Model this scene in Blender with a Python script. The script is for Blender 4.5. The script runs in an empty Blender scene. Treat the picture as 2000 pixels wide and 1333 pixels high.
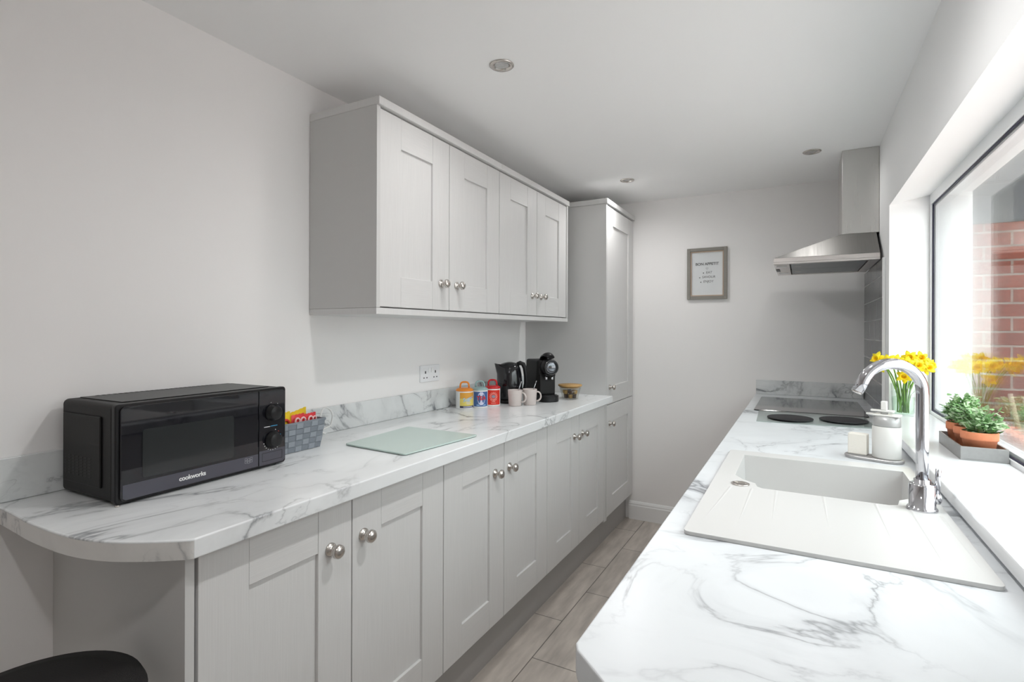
import bpy, bmesh, math, random
from mathutils import Vector, Matrix
random.seed(7)
S = bpy.context.scene
COL = S.collection
PI = math.pi

# ---------------------------------------------------------------- camera
CZ = 1.2943
cam_d = bpy.data.cameras.new('camera'); cam = bpy.data.objects.new('camera', cam_d); COL.objects.link(cam)
yaw, roll = 0.4999, 0.0031
fw = Vector((-math.sin(yaw), math.cos(yaw), 0)); rt = Vector((math.cos(yaw), math.sin(yaw), 0)); up = Vector((0, 0, 1))
r2 = rt*math.cos(roll) + up*math.sin(roll); u2 = up*math.cos(roll) - rt*math.sin(roll)
M = Matrix((r2, u2, -fw)).transposed().to_4x4(); M.translation = Vector((0, 0, CZ)); cam.matrix_world = M
cam_d.sensor_width = 36; cam_d.lens = 1033.25/2000*36
cam_d.shift_y = -20.5/2000; cam_d.clip_start = .02
S.camera = cam

# ---------------------------------------------------------------- world, exposure
w = bpy.data.worlds.new('world'); S.world = w; w.use_nodes = True
bgn = w.node_tree.nodes['Background']
# overcast sky: brighter towards the zenith
_N, _L = w.node_tree.nodes, w.node_tree.links
_tc = _N.new('ShaderNodeTexCoord'); _sp = _N.new('ShaderNodeSeparateXYZ'); _L.new(_tc.outputs['Generated'], _sp.inputs[0])
_mr = _N.new('ShaderNodeMapRange'); _mr.inputs['From Min'].default_value = 0; _mr.inputs['From Max'].default_value = 1
_mr.inputs['To Min'].default_value = 1.8; _mr.inputs['To Max'].default_value = 9.3
_L.new(_sp.outputs['Z'], _mr.inputs[0]); _L.new(_mr.outputs[0], bgn.inputs[1]); bgn.inputs[0].default_value = (.95, .975, 1.0, 1)
pl = bpy.data.lights.new('window_portal', 'AREA'); pl.shape = 'RECTANGLE'; pl.size = 2.3; pl.size_y = 1.0
pl.cycles.is_portal = True
po = bpy.data.objects.new('window_portal', pl); COL.objects.link(po)
po.location = (.60, 1.85, 1.40); po.rotation_euler = (0, PI/2, 0)
po.rotation_euler = Vector((1, 0, 0)).to_track_quat('Z', 'Y').to_euler()
S.view_settings.view_transform = 'Standard'; S.view_settings.look = 'None'
S.view_settings.gamma = 1; S.view_settings.use_curve_mapping = False
S.view_settings.exposure = 0.27
FILL_W = 19
S.cycles.max_bounces = 16; S.cycles.diffuse_bounces = 12; S.cycles.glossy_bounces = 6; S.cycles.transparent_max_bounces = 24

# ---------------------------------------------------------------- materials
def newmat(name):
    m = bpy.data.materials.new(name); m.use_nodes = True
    return m, m.node_tree.nodes, m.node_tree.links, m.node_tree.nodes['Principled BSDF']
def mat(name, col, rough=.5, metal=0, bump=0, scale=200, var=0.0, coat=0, trans=0, ior=1.45, spec=.5, stretch=(1, 1, 1), vscale=None):
    m, N, L, b = newmat(name)
    b.inputs['Base Color'].default_value = (*col, 1); b.inputs['Roughness'].default_value = rough
    b.inputs['Metallic'].default_value = metal; b.inputs['Coat Weight'].default_value = coat
    b.inputs['Coat Roughness'].default_value = .05
    b.inputs['Transmission Weight'].default_value = trans; b.inputs['IOR'].default_value = ior
    b.inputs['Specular IOR Level'].default_value = spec
    tc = N.new('ShaderNodeTexCoord'); mp = N.new('ShaderNodeMapping'); mp.inputs['Scale'].default_value = stretch
    L.new(tc.outputs['Object'], mp.inputs[0])
    n = N.new('ShaderNodeTexNoise'); n.inputs['Scale'].default_value = scale; n.inputs['Detail'].default_value = 3
    L.new(mp.outputs[0], n.inputs['Vector'])
    if bump:
        bp_ = N.new('ShaderNodeBump'); bp_.inputs['Strength'].default_value = bump; bp_.inputs['Distance'].default_value = .001
        L.new(n.outputs[0], bp_.inputs['Height']); L.new(bp_.outputs[0], b.inputs['Normal'])
    if var:
        mx = N.new('ShaderNodeMix'); mx.data_type = 'RGBA'
        mx.inputs[6].default_value = (*[c*(1-var) for c in col], 1); mx.inputs[7].default_value = (*[min(1, c*(1+var)) for c in col], 1)
        if vscale:
            n2 = N.new('ShaderNodeTexNoise'); n2.inputs['Scale'].default_value = vscale; L.new(mp.outputs[0], n2.inputs['Vector']); n = n2
        L.new(n.outputs[0], mx.inputs[0]); L.new(mx.outputs[2], b.inputs['Base Color'])
    return m

def ramp(N, pts):
    r = N.new('ShaderNodeValToRGB'); e = r.color_ramp.elements
    while len(e) < len(pts): e.new(.5)
    for i, (p, c) in enumerate(pts):
        e[i].position = p; e[i].color = (c, c, c, 1) if not isinstance(c, tuple) else (*c, 1)
    return r

def marble(name, base=(.83, .85, .86), seed=0., rough=.3, scl=(1, 1, 1), strength=1.0, vw=1.0, rot=.5):
    m, N, L, b = newmat(name)
    tc = N.new('ShaderNodeTexCoord'); mp = N.new('ShaderNodeMapping')
    mp.inputs['Location'].default_value = (seed, seed*.7, seed*.3); mp.inputs['Scale'].default_value = scl
    mp.inputs['Rotation'].default_value = (0, 0, rot)
    L.new(tc.outputs['Object'], mp.inputs[0])
    def vein(scale, dist, width, detail, off):
        a = N.new('ShaderNodeVectorMath'); a.operation = 'ADD'; a.inputs[1].default_value = (off, off*1.7, off*.4)
        L.new(mp.outputs[0], a.inputs[0])
        n = N.new('ShaderNodeTexNoise'); n.inputs['Scale'].default_value = scale; n.inputs['Detail'].default_value = detail
        n.inputs['Distortion'].default_value = dist; n.inputs['Roughness'].default_value = .55
        L.new(a.outputs[0], n.inputs['Vector'])
        s = N.new('ShaderNodeMath'); s.operation = 'SUBTRACT'; s.inputs[1].default_value = .5; L.new(n.outputs[0], s.inputs[0])
        ab = N.new('ShaderNodeMath'); ab.operation = 'ABSOLUTE'; L.new(s.outputs[0], ab.inputs[0])
        r = ramp(N, [(0, 1.0), (width*.35, .55), (width, .16), (width*4, 0.0)]); L.new(ab.outputs[0], r.inputs[0])
        mk = N.new('ShaderNodeTexNoise'); mk.inputs['Scale'].default_value = scale*.9; mk.inputs['Detail'].default_value = 2
        L.new(mp.outputs[0], mk.inputs['Vector'])
        r2_ = ramp(N, [(.42, 0.0), (.64, 1.0)]); L.new(mk.outputs[0], r2_.inputs[0])
        mu = N.new('ShaderNodeMath'); mu.operation = 'MULTIPLY'; L.new(r.outputs[0], mu.inputs[0]); L.new(r2_.outputs[0], mu.inputs[1])
        return mu
    v1 = vein(1.9, .9, .014*vw, 7, 0); v2 = vein(4.2, .7, .012*vw, 6, 5.3)
    hm = N.new('ShaderNodeMath'); hm.operation = 'MULTIPLY'; hm.inputs[1].default_value = .6; L.new(v2.outputs[0], hm.inputs[0])
    mx = N.new('ShaderNodeMath'); mx.operation = 'MAXIMUM'; L.new(v1.outputs[0], mx.inputs[0]); L.new(hm.outputs[0], mx.inputs[1])
    sc = N.new('ShaderNodeMath'); sc.operation = 'MULTIPLY'; sc.inputs[1].default_value = strength; L.new(mx.outputs[0], sc.inputs[0])
    cl = N.new('ShaderNodeTexNoise'); cl.inputs['Scale'].default_value = 3.0; cl.inputs['Detail'].default_value = 4
    L.new(mp.outputs[0], cl.inputs['Vector'])
    c1 = N.new('ShaderNodeMix'); c1.data_type = 'RGBA'
    c1.inputs[6].default_value = (*[c*.90 for c in base], 1); c1.inputs[7].default_value = (*base, 1)
    r3 = ramp(N, [(.35, 0.0), (.55, 1.0)]); L.new(cl.outputs[0], r3.inputs[0]); L.new(r3.outputs[0], c1.inputs[0])
    c2 = N.new('ShaderNodeMix'); c2.data_type = 'RGBA'; c2.inputs[7].default_value = (.20, .21, .225, 1)
    L.new(sc.outputs[0], c2.inputs[0]); L.new(c1.outputs[2], c2.inputs[6]); L.new(c2.outputs[2], b.inputs['Base Color'])
    b.inputs['Roughness'].default_value = rough
    return m

def woodgrain(name, col, vertical=True):
    """painted cabinet vinyl with a fine embossed grain"""
    m, N, L, b = newmat(name)
    tc = N.new('ShaderNodeTexCoord'); mp = N.new('ShaderNodeMapping')
    mp.inputs['Scale'].default_value = (400, 400, 9) if vertical else (400, 9, 400)
    L.new(tc.outputs['Object'], mp.inputs[0])
    n = N.new('ShaderNodeTexNoise'); n.inputs['Scale'].default_value = 1; n.inputs['Detail'].default_value = 3
    L.new(mp.outputs[0], n.inputs['Vector'])
    r = ramp(N, [(.3, tuple(c*.965 for c in col)), (.7, tuple(c*1.02 for c in col))]); L.new(n.outputs[0], r.inputs[0])
    L.new(r.outputs[0], b.inputs['Base Color'])
    bp_ = N.new('ShaderNodeBump'); bp_.inputs['Strength'].default_value = .25; bp_.inputs['Distance'].default_value = .0006
    L.new(n.outputs[0], bp_.inputs['Height']); L.new(bp_.outputs[0], b.inputs['Normal'])
    b.inputs['Roughness'].default_value = .42
    return m

def bricks(name, axes, bw, rh, mortar, c1, c2, cm, off=(0, 0), rough=.6, bumpd=.003, offset=.5, grain=None):
    """brick/tile pattern laid in the two given object axes"""
    m, N, L, b = newmat(name)
    tc = N.new('ShaderNodeTexCoord'); sp = N.new('ShaderNodeSeparateXYZ'); L.new(tc.outputs['Object'], sp.inputs[0])
    cb = N.new('ShaderNodeCombineXYZ')
    for i in (0, 1):
        a = N.new('ShaderNodeMath'); a.operation = 'ADD'; a.inputs[1].default_value = off[i]
        L.new(sp.outputs[axes[i]], a.inputs[0]); L.new(a.outputs[0], cb.inputs[i])
    t = N.new('ShaderNodeTexBrick'); t.offset = offset; t.offset_frequency = 2
    t.inputs['Scale'].default_value = 1; t.inputs['Brick Width'].default_value = bw; t.inputs['Row Height'].default_value = rh
    t.inputs['Mortar Size'].default_value = mortar; t.inputs['Mortar Smooth'].default_value = .2
    t.inputs['Color1'].default_value = (*c1, 1); t.inputs['Color2'].default_value = (*c2, 1); t.inputs['Mortar'].default_value = (*cm, 1)
    L.new(cb.outputs[0], t.inputs['Vector'])
    n = N.new('ShaderNodeTexNoise'); n.inputs['Scale'].default_value = 1; n.inputs['Detail'].default_value = 6
    mp = N.new('ShaderNodeMapping'); mp.inputs['Scale'].default_value = grain or (30, 30, 30)
    L.new(tc.outputs['Object'], mp.inputs[0]); L.new(mp.outputs[0], n.inputs['Vector'])
    r = ramp(N, [(.3, .74), (.7, 1.12)]); L.new(n.outputs[0], r.inputs[0])
    mx = N.new('ShaderNodeMix'); mx.data_type = 'RGBA'; mx.blend_type = 'MULTIPLY'; mx.inputs[0].default_value = 1
    L.new(t.outputs['Color'], mx.inputs[6]); L.new(r.outputs[0], mx.inputs[7]); L.new(mx.outputs[2], b.inputs['Base Color'])
    b.inputs['Roughness'].default_value = rough
    iv = N.new('ShaderNodeMath'); iv.operation = 'SUBTRACT'; iv.inputs[0].default_value = 1; L.new(t.outputs['Fac'], iv.inputs[1])
    bp_ = N.new('ShaderNodeBump'); bp_.inputs['Strength'].default_value = .6; bp_.inputs['Distance'].default_value = bumpd
    L.new(iv.outputs[0], bp_.inputs['Height']); L.new(bp_.outputs[0], b.inputs['Normal'])
    return m

def brushed(name, col, rough, stretch):
    m, N, L, b = newmat(name)
    tc = N.new('ShaderNodeTexCoord'); mp = N.new('ShaderNodeMapping'); mp.inputs['Scale'].default_value = stretch
    L.new(tc.outputs['Object'], mp.inputs[0])
    n = N.new('ShaderNodeTexNoise'); n.inputs['Scale'].default_value = 1; n.inputs['Detail'].default_value = 4
    L.new(mp.outputs[0], n.inputs['Vector'])
    r = ramp(N, [(.2, rough*.8), (.8, rough*1.25)]); L.new(n.outputs[0], r.inputs[0]); L.new(r.outputs[0], b.inputs['Roughness'])
    bp_ = N.new('ShaderNodeBump'); bp_.inputs['Strength'].default_value = .08; bp_.inputs['Distance'].default_value = .0004
    L.new(n.outputs[0], bp_.inputs['Height']); L.new(bp_.outputs[0], b.inputs['Normal'])
    b.inputs['Base Color'].default_value = (*col, 1); b.inputs['Metallic'].default_value = 1
    return m

def panemat(name, tint, ior=1.5, rough=0.0):
    """thin clear glass: fresnel mix of a mirror and plain transparency"""
    m, N, L, b = newmat(name); N.remove(b)
    out = N['Material Output']; mx = N.new('ShaderNodeMixShader'); fr = N.new('ShaderNodeFresnel'); fr.inputs[0].default_value = ior
    tr = N.new('ShaderNodeBsdfTransparent'); tr.inputs[0].default_value = (*tint, 1)
    gl = N.new('ShaderNodeBsdfGlossy'); gl.inputs['Roughness'].default_value = rough
    ge = N.new('ShaderNodeNewGeometry'); mi_ = N.new('ShaderNodeMix'); mi_.inputs[2].default_value = ior; mi_.inputs[3].default_value = 1/ior
    L.new(ge.outputs['Backfacing'], mi_.inputs[0]); L.new(mi_.outputs[0], fr.inputs[0])
    L.new(fr.outputs[0], mx.inputs[0]); L.new(tr.outputs[0], mx.inputs[1]); L.new(gl.outputs[0], mx.inputs[2]); L.new(mx.outputs[0], out.inputs[0])
    return m

WALL = mat('wall_paint', (.88, .866, .860), .85, bump=.15, scale=90)
CEIL = mat('ceiling_paint', (.90, .90, .90), .9, bump=.1, scale=80)
REVEAL = mat('white_paint', (.86, .86, .86), .6, bump=.05, scale=60)
TRIMW = mat('white_gloss', (.84, .84, .84), .3, bump=.03, scale=40)
SILL = mat('white_sill_board', (.70, .71, .725), .22, bump=.02, scale=30)
UPVC = mat('white_upvc', (.84, .845, .86), .25, bump=.02, scale=30)
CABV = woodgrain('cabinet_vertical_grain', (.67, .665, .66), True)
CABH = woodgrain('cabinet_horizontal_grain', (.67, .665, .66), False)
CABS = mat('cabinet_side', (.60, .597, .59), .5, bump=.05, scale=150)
DARKGAP = mat('dark_gap', (.05, .05, .05), .8, bump=.05)
PLINTH = mat('plinth_grey', (.40, .39, .38), .5, bump=.05, scale=150)
MARB_L = marble('marble_laminate_left', seed=3.1, rough=.25, scl=(1.3, .62, 1), rot=.12, vw=1.3, strength=1.15)
MARB_R = marble('marble_laminate_right', seed=9.4, rough=.28, base=(.69, .715, .735), strength=1.3, vw=1.5)
MARB_E = marble('marble_edge_strip', base=(.72, .71, .69), seed=11.3, rough=.35)
MARB_F = marble('marble_upstand', base=(.74, .76, .76), seed=2.6, rough=.3, scl=(1.6, 1.2, 1.6), strength=1.4, vw=1.7)
FLOORM = bricks('plank_tiles', (1, 0), .6, .3, .0022, (.56, .51, .46), (.50, .455, .41), (.16, .145, .13), off=(-2.177+.6, .93+.6), rough=.5, bumpd=.001, grain=(26, 5, 26))
TILES = bricks('grey_wall_tiles', (1, 2), .20, .0976, .0028, (.17, .175, .18), (.13, .135, .14), (.42, .42, .41), off=(.05, .016), rough=.18, bumpd=.002, grain=(6, 14, 14))
BRICK = bricks('red_brickwork', (0, 2), .225, .075, .006, (.32, .075, .04), (.25, .058, .034), (.36, .28, .24), off=(.05, .055), rough=.85, bumpd=.006, grain=(40, 40, 60))
GREYBL = bricks('grey_painted_blocks', (0, 2), .44, .21, .008, (.065, .075, .09), (.08, .09, .105), (.05, .055, .062), off=(.2, .02), rough=.8, bumpd=.006, grain=(30, 30, 50))
PAVING = bricks('outdoor_paving', (0, 1), .6, .6, .006, (.55, .48, .46), (.60, .52, .50), (.40, .36, .34), rough=.8)
CHROME = mat('chrome', (.62, .62, .65), .07, 1)
NICKEL = mat('brushed_nickel', (.62, .585, .55), .24, 1, bump=.03, scale=80)
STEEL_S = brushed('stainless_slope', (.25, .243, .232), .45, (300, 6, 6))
STEEL_C = brushed('stainless_chimney', (.66, .65, .63), .30, (300, 300, 4))
FILTER = mat('hood_filter_mesh', (.28, .29, .30), .4, .8, bump=.8, scale=500)
SINK = mat('white_composite', (.56, .557, .548), .3, bump=.03, scale=400)
BLKP = mat('black_plastic', (.012, .0115, .0115), .5, spec=.35, bump=.25, scale=600)
BLKG = mat('black_gloss', (.008, .008, .01), .05, bump=0, coat=.5)
BLKS = mat('black_satin_plastic', (.011, .011, .012), .36, spec=.35, bump=.05, scale=300)
DOORGL = mat('black_door_glass', (.006, .006, .009), .03, coat=.3)
MWBAND = mat('grey_door_band', (.085, .085, .105), .3, .3, bump=.04)
WHITEP = mat('white_print', (.8, .8, .8), .5, bump=.02)
BLUEP = mat('blue_print', (.05, .35, .65), .5, bump=.02)
REDP = mat('red_print', (.6, .05, .03), .5, bump=.02)
INK = mat('grey_ink', (.12, .12, .12), .7, bump=.02)
HOBG = mat('black_hob_glass', (.012, .012, .013), .07, coat=.5)
DISC = mat('black_disc', (.012, .011, .013), .6, bump=.4, scale=700)
FELT = mat('black_seat', (.010, .009, .009), .8, bump=.4, scale=500)
TERRA = mat('terracotta', (.62, .22, .11), .75, bump=.3, scale=180, var=.12)
SOIL = mat('potting_soil', (.045, .03, .02), .95, bump=1, scale=300, var=.4)
ZINC = mat('zinc_tray', (.36, .36, .355), .45, .6, bump=.2, scale=90, var=.1)
LEAF1 = mat('herb_leaf_green', (.20, .37, .15), .5, bump=.2, scale=90, var=.45, vscale=40)
LEAF2 = mat('herb_leaf_pale', (.46, .60, .38), .5, bump=.2, scale=90, var=.35, vscale=40)
STEMG = mat('stem_green', (.20, .38, .07), .5, bump=.1, scale=60, var=.3)
YPET = mat('daffodil_petal', (.97, .80, .02), .5, bump=.1, scale=80, var=.1)
YCOR = mat('daffodil_corona', (.97, .66, .01), .5, bump=.1, scale=80, var=.1)
CERB = mat('pale_ceramic', (.62, .555, .53), .35, bump=.03, scale=60)
SOAPW = mat('off_white_ceramic', (.70, .695, .67), .35, bump=.04, scale=80)
SOAPG = mat('grey_collar', (.40, .40, .395), .3, .2, bump=.04)
SOAPT = mat('grey_tray_plastic', (.40, .39, .39), .3, .3, bump=.04)
CREAM = mat('cream_sponge', (.74, .71, .65), .8, bump=.5, scale=300)
TINW = mat('tin_white', (.80, .80, .79), .3, bump=.03)
ORANGE = mat('orange_lid', (.85, .28, .03), .3, bump=.03)
SAGE = mat('pale_blue_lid', (.33, .47, .47), .3, bump=.03)
REDL = mat('red_lid', (.55, .02, .025), .3, bump=.03)
LBLY = mat('label_yellow', (.75, .62, .15), .45, bump=.02)
LBLO = mat('label_orange', (.75, .36, .05), .45, bump=.02)
LBLB = mat('label_blue', (.06, .13, .32), .45, bump=.02)
LBLP = mat('label_pale', (.60, .62, .78), .45, bump=.02)
LBLR = mat('label_red', (.66, .03, .015), .45, bump=.02)
LBLK = mat('label_dark', (.05, .045, .09), .45, bump=.02)
LTBLUE = mat('label_light_blue', (.38, .58, .82), .45, bump=.02)
LPINK = mat('label_pink', (.80, .30, .25), .45, bump=.02)
BAMBOO = mat('bamboo_lid', (.50, .30, .11), .5, bump=.1, scale=30, var=.15)
GOLD = mat('gold_foil', (.65, .42, .14), .3, .8, bump=.3, scale=90)
BROWN = mat('brown_foil', (.10, .045, .02), .3, .6, bump=.3, scale=90)
WEAVE = mat('grey_woven_strap', (.20, .225, .255), .7, bump=.7, scale=260, var=.18, stretch=(1, 1, 5))
WEAVE2 = mat('grey_woven_strap_light', (.27, .30, .335), .7, bump=.7, scale=260, var=.18, stretch=(5, 5, 1))
PACKY = mat('yellow_foil_packet', (.86, .62, .03), .3, .1, bump=.5, scale=60)
PACKR = mat('red_foil_packet', (.70, .05, .06), .3, .1, bump=.5, scale=60)
PACKP = mat('pink_white_print', (.85, .55, .55), .35, bump=.1)
FRAMEW = mat('grey_wood_frame', (.26, .245, .22), .6, bump=.3, scale=40, var=.12, stretch=(1, 1, 6))
FRAMEI = mat('tan_frame_lip', (.50, .38, .29), .6, bump=.1)
PAPER = mat('print_paper', (.70, .72, .73), .8, bump=.05)
TIMBER = mat('outdoor_timber', (.55, .40, .30), .8, bump=.5, scale=30, var=.2, stretch=(1, 1, .2))
BUSH = mat('shrub_leaves', (.16, .20, .07), .7, bump=.2, scale=20, var=.4)
GASKET = mat('dark_gasket', (.02, .018, .05), .5, bump=.05)
PANE = panemat('window_pane_glass', (.97, .985, .98), 1.5)
VASEG = panemat('vase_glass', (.96, .985, .97), 1.45)
BOWLG = panemat('jar_glass', (.95, .95, .93), 1.45)
LAMPG = mat('lamp_glass', (.55, .55, .54), .12, .7, bump=.6, scale=300)
CABLE = mat('white_cable', (.70, .70, .69), .4, bump=.02)
GREENGL = mat('frosted_green_glass', (.50, .61, .57), .18, bump=.2, scale=500)
GREENED = mat('green_glass_edge', (.05, .28, .20), .15, bump=.02)
CLEARB = panemat('clear_glass_board', (.93, .965, .95), 1.5)
WATER = panemat('vase_water', (.90, .96, .90), 1.33)

# ---------------------------------------------------------------- geometry helpers
def BM(): return bmesh.new()
def box(bm, x0, x1, y0, y1, z0, z1, mi=0):
    r = bmesh.ops.create_cube(bm, size=1)
    for v in r['verts']:
        v.co = Vector(((x0+x1)/2+v.co.x*(x1-x0), (y0+y1)/2+v.co.y*(y1-y0), (z0+z1)/2+v.co.z*(z1-z0)))
    for f in {f for v in r['verts'] for f in v.link_faces}: f.material_index = mi
    return r['verts']
def prism(bm, pts, z0, z1, mi=0, top=None):
    """pts in plan, extruded vertically; top may give a different outline for the upper face"""
    a = [bm.verts.new((x, y, z0)) for x, y in pts]; t = [bm.verts.new((x, y, z1)) for x, y in (top or pts)]
    n = len(pts); fs = [bm.faces.new(a[::-1]), bm.faces.new(t)]
    for i in range(n): fs.append(bm.faces.new((a[i], a[(i+1) % n], t[(i+1) % n], t[i])))
    for f in fs: f.material_index = mi
    return a+t
def prismY(bm, pts, y0, y1, mi=0):
    """pts (x,z) extruded along y"""
    a = [bm.verts.new((x, y0, z)) for x, z in pts]; t = [bm.verts.new((x, y1, z)) for x, z in pts]; n = len(pts)
    fs = [bm.faces.new(a), bm.faces.new(t[::-1])]
    for i in range(n): fs.append(bm.faces.new((a[i], t[i], t[(i+1) % n], a[(i+1) % n])))
    for f in fs: f.material_index = mi
def plate(bm, outer, holes, z0, z1, mi=0):
    """flat slab with holes"""
    loops = [outer]+holes; res = []
    for z in (z0, z1):
        es = []; vs = []
        for lp in loops:
            v = [bm.verts.new((x, y, z)) for x, y in lp]; vs.append(v)
            es += [bm.edges.new((v[i], v[(i+1) % len(v)])) for i in range(len(v))]
        g = bmesh.ops.triangle_fill(bm, use_beauty=True, use_dissolve=False, edges=es, normal=(0, 0, 1 if z == z1 else -1))
        for f in g['geom']:
            if isinstance(f, bmesh.types.BMFace): f.material_index = mi
        res.append(vs)
    for a, b in zip(*res):
        for i in range(len(a)):
            f = bm.faces.new((a[i], a[(i+1) % len(a)], b[(i+1) % len(a)], b[i])); f.material_index = mi
def lathe(bm, prof, c=(0, 0, 0), seg=32, axis='Z', mi=0, sx=1, sy=1, close=True):
    """prof: (r, h) rings"""
    rings = []
    for r, h in prof:
        ring = []
        for i in range(seg):
            a = 2*PI*i/seg; p = (r*math.cos(a)*sx, r*math.sin(a)*sy, h)
            if axis == 'X': p = (p[2], p[0], p[1])
            elif axis == 'Y': p = (p[0], p[2], p[1])
            ring.append(bm.verts.new((c[0]+p[0], c[1]+p[1], c[2]+p[2])))
        rings.append(ring)
    fs = []
    for a, b in zip(rings, rings[1:]):
        for i in range(seg): fs.append(bm.faces.new((a[i], a[(i+1) % seg], b[(i+1) % seg], b[i])))
    if close:
        fs.append(bm.faces.new(rings[0][::-1])); fs.append(bm.faces.new(rings[-1]))
    for f in fs: f.material_index = mi; f.smooth = True
    return fs
def tube(bm, pts, rad, seg=12, mi=0, cap=True):
    pts = [Vector(p) for p in pts]; rs = rad if isinstance(rad, (list, tuple)) else [rad]*len(pts)
    rings = []; prev = None
    for i, p in enumerate(pts):
        t = (pts[min(i+1, len(pts)-1)]-pts[max(i-1, 0)]).normalized()
        if prev is None:
            n = t.orthogonal().normalized()
        else:
            n = (prev-t*prev.dot(t)).normalized()
        prev = n; b = t.cross(n)
        rings.append([bm.verts.new(p+(n*math.cos(2*PI*k/seg)+b*math.sin(2*PI*k/seg))*rs[i]) for k in range(seg)])
    for a, b in zip(rings, rings[1:]):
        for k in range(seg):
            f = bm.faces.new((a[k], a[(k+1) % seg], b[(k+1) % seg], b[k])); f.smooth = True; f.material_index = mi
    if cap:
        for q in (rings[0][::-1], rings[-1]):
            f = bm.faces.new(q); f.material_index = mi
def rrect(x0, x1, y0, y1, r, n=5):
    P = []
    for cx, cy, a0 in ((x1-r, y1-r, 0), (x0+r, y1-r, PI/2), (x0+r, y0+r, PI), (x1-r, y0+r, 1.5*PI)):
        for k in range(n+1):
            a = a0+PI/2*k/n; P.append((cx+r*math.cos(a), cy+r*math.sin(a)))
    return P
def link(name, bm, mats, parent=None, bevel=0, seg=2, smooth=False, origin=None, sub=0):
    bmesh.ops.recalc_face_normals(bm, faces=bm.faces)
    me = bpy.data.meshes.new(name)
    if origin is not None: bmesh.ops.translate(bm, vec=-Vector(origin), verts=bm.verts)
    bm.to_mesh(me); bm.free()
    for m in (mats if isinstance(mats, (list, tuple)) else [mats]): me.materials.append(m)
    if smooth:
        for p in me.polygons: p.use_smooth = True
    o = bpy.data.objects.new(name, me); COL.objects.link(o)
    if parent is not None: o.parent = parent
    elif origin is not None: o.location = origin
    if bevel:
        md = o.modifiers.new('bevel', 'BEVEL'); md.width = bevel; md.segments = seg; md.limit_method = 'ANGLE'; md.angle_limit = .6
        md.harden_normals = False
    if sub:
        md = o.modifiers.new('sub', 'SUBSURF'); md.levels = sub; md.render_levels = sub
    return o
class Thing:
    """an Empty at the thing's base; parts given in world coordinates unless local=True"""
    def __init__(s, name, label, cat, loc, rotz=0, group=None, local=False):
        o = bpy.data.objects.new(name, None); COL.objects.link(o); o.location = loc; o.rotation_euler = (0, 0, rotz)
        o.empty_display_size = .05
        o['label'] = label; o['category'] = cat
        if group: o['group'] = group
        s.o = o; s.loc = loc; s.local = local
    def part(s, name, bm, mats, parent=None, label=None, **k):
        o = link(name, bm, mats, parent or s.o, origin=None if s.local else s.loc, **k)
        if label: o['label'] = label
        return o
def tag(o, label, cat, group=None, kind=None):
    o['label'] = label; o['category'] = cat
    if group: o['group'] = group
    if kind: o['kind'] = kind
    return o
def struct(name, bm, mats, parent=None, **k):
    o = link(name, bm, mats, parent, **k)
    if parent is None: o['kind'] = 'structure'
    return o
def copy_tree(o, parent=None):
    c = o.copy(); COL.objects.link(c); c.parent = parent
    for ch in [x for x in bpy.data.objects if x.parent is o]: copy_tree(ch, c)
    return c
def textmesh(body, size, extrude=0.0003, align='CENTER', shear=0, bold=0, spacing=1):
    cu = bpy.data.curves.new('lettering', 'FONT'); cu.body = body; cu.size = size; cu.align_x = align; cu.align_y = 'CENTER'
    cu.extrude = extrude; cu.shear = shear; cu.offset = bold; cu.space_character = spacing
    o = bpy.data.objects.new('lettering', cu); COL.objects.link(o)
    dg = bpy.context.evaluated_depsgraph_get(); dg.update()
    me = bpy.data.meshes.new_from_object(o.evaluated_get(dg)); bm = bmesh.new(); bm.from_mesh(me)
    bpy.data.objects.remove(o); bpy.data.curves.remove(cu); bpy.data.meshes.remove(me)
    return bm
def place(bm, mtx): bmesh.ops.transform(bm, matrix=mtx, verts=bm.verts); return bm
def merge(dst, src):
    me = bpy.data.meshes.new('tmp'); src.to_mesh(me); src.free(); dst.from_mesh(me); bpy.data.meshes.remove(me)
def frameM(o, x, y):
    """matrix whose local x,y run along the given world directions at point o"""
    x = Vector(x).normalized(); y = Vector(y).normalized(); z = x.cross(y)
    m = Matrix((x, y, z)).transposed().to_4x4(); m.translation = Vector(o); return m

# ================================================================ THE ROOM
XL, XR, YF, YB, ZC = -1.555, .326, 3.61, -2.4, 2.178
WT = .91            # worktop height
b = BM(); box(b, XL-.1, .9, YB-.1, YF+.1, -.06, 0); struct('floor', b, FLOORM)
b = BM(); box(b, XL-.1, .62, YB-.1, YF+.1, ZC, ZC+.08); struct('ceiling', b, CEIL)
b = BM(); box(b, XL-.1, XL, YB-.1, YF+.1, 0, ZC); struct('wall_left', b, WALL)
b = BM(); box(b, XL, .62, YF, YF+.1, 0, ZC); struct('wall_back', b, WALL)
b = BM(); box(b, XL, .62, YB-.1, YB, 0, ZC); struct('wall_front', b, WALL)
# window wall with a splayed reveal
WY0, WY1 = 0.85, 2.72
XG = .480; RY = 2.825
b = BM()
prism(b, [(XR, WY1), (XG, RY), (.62, RY), (.62, YF), (XR, YF)], 0, ZC)
prism(b, [(XR, YB), (.62, YB), (.62, WY0-.1), (XG, WY0-.1), (XR, WY0)], 0, ZC)
box(b, XR+.0008, .62, WY0-.1, RY, 0, .915)
prismY(b, [(XR, 1.8265), (XG, 1.876), (.62, 1.876), (.62, ZC), (XR, ZC)], WY0, WY1)
for tri in ([(XR, WY1), (XG, WY1), (XG, RY)], [(XR, WY0), (XG, WY0-.1), (XG, WY0)]):
    vs = prism(b, tri, 1.8, ZC)
    for v in vs[:3]: v.co.z = 1.8265 if v.co.x < XR+.01 else 1.876
box(b, XG, .62, WY1, RY, 1.876, ZC); box(b, XG, .62, WY0-.1, WY0, 1.876, ZC)
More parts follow.
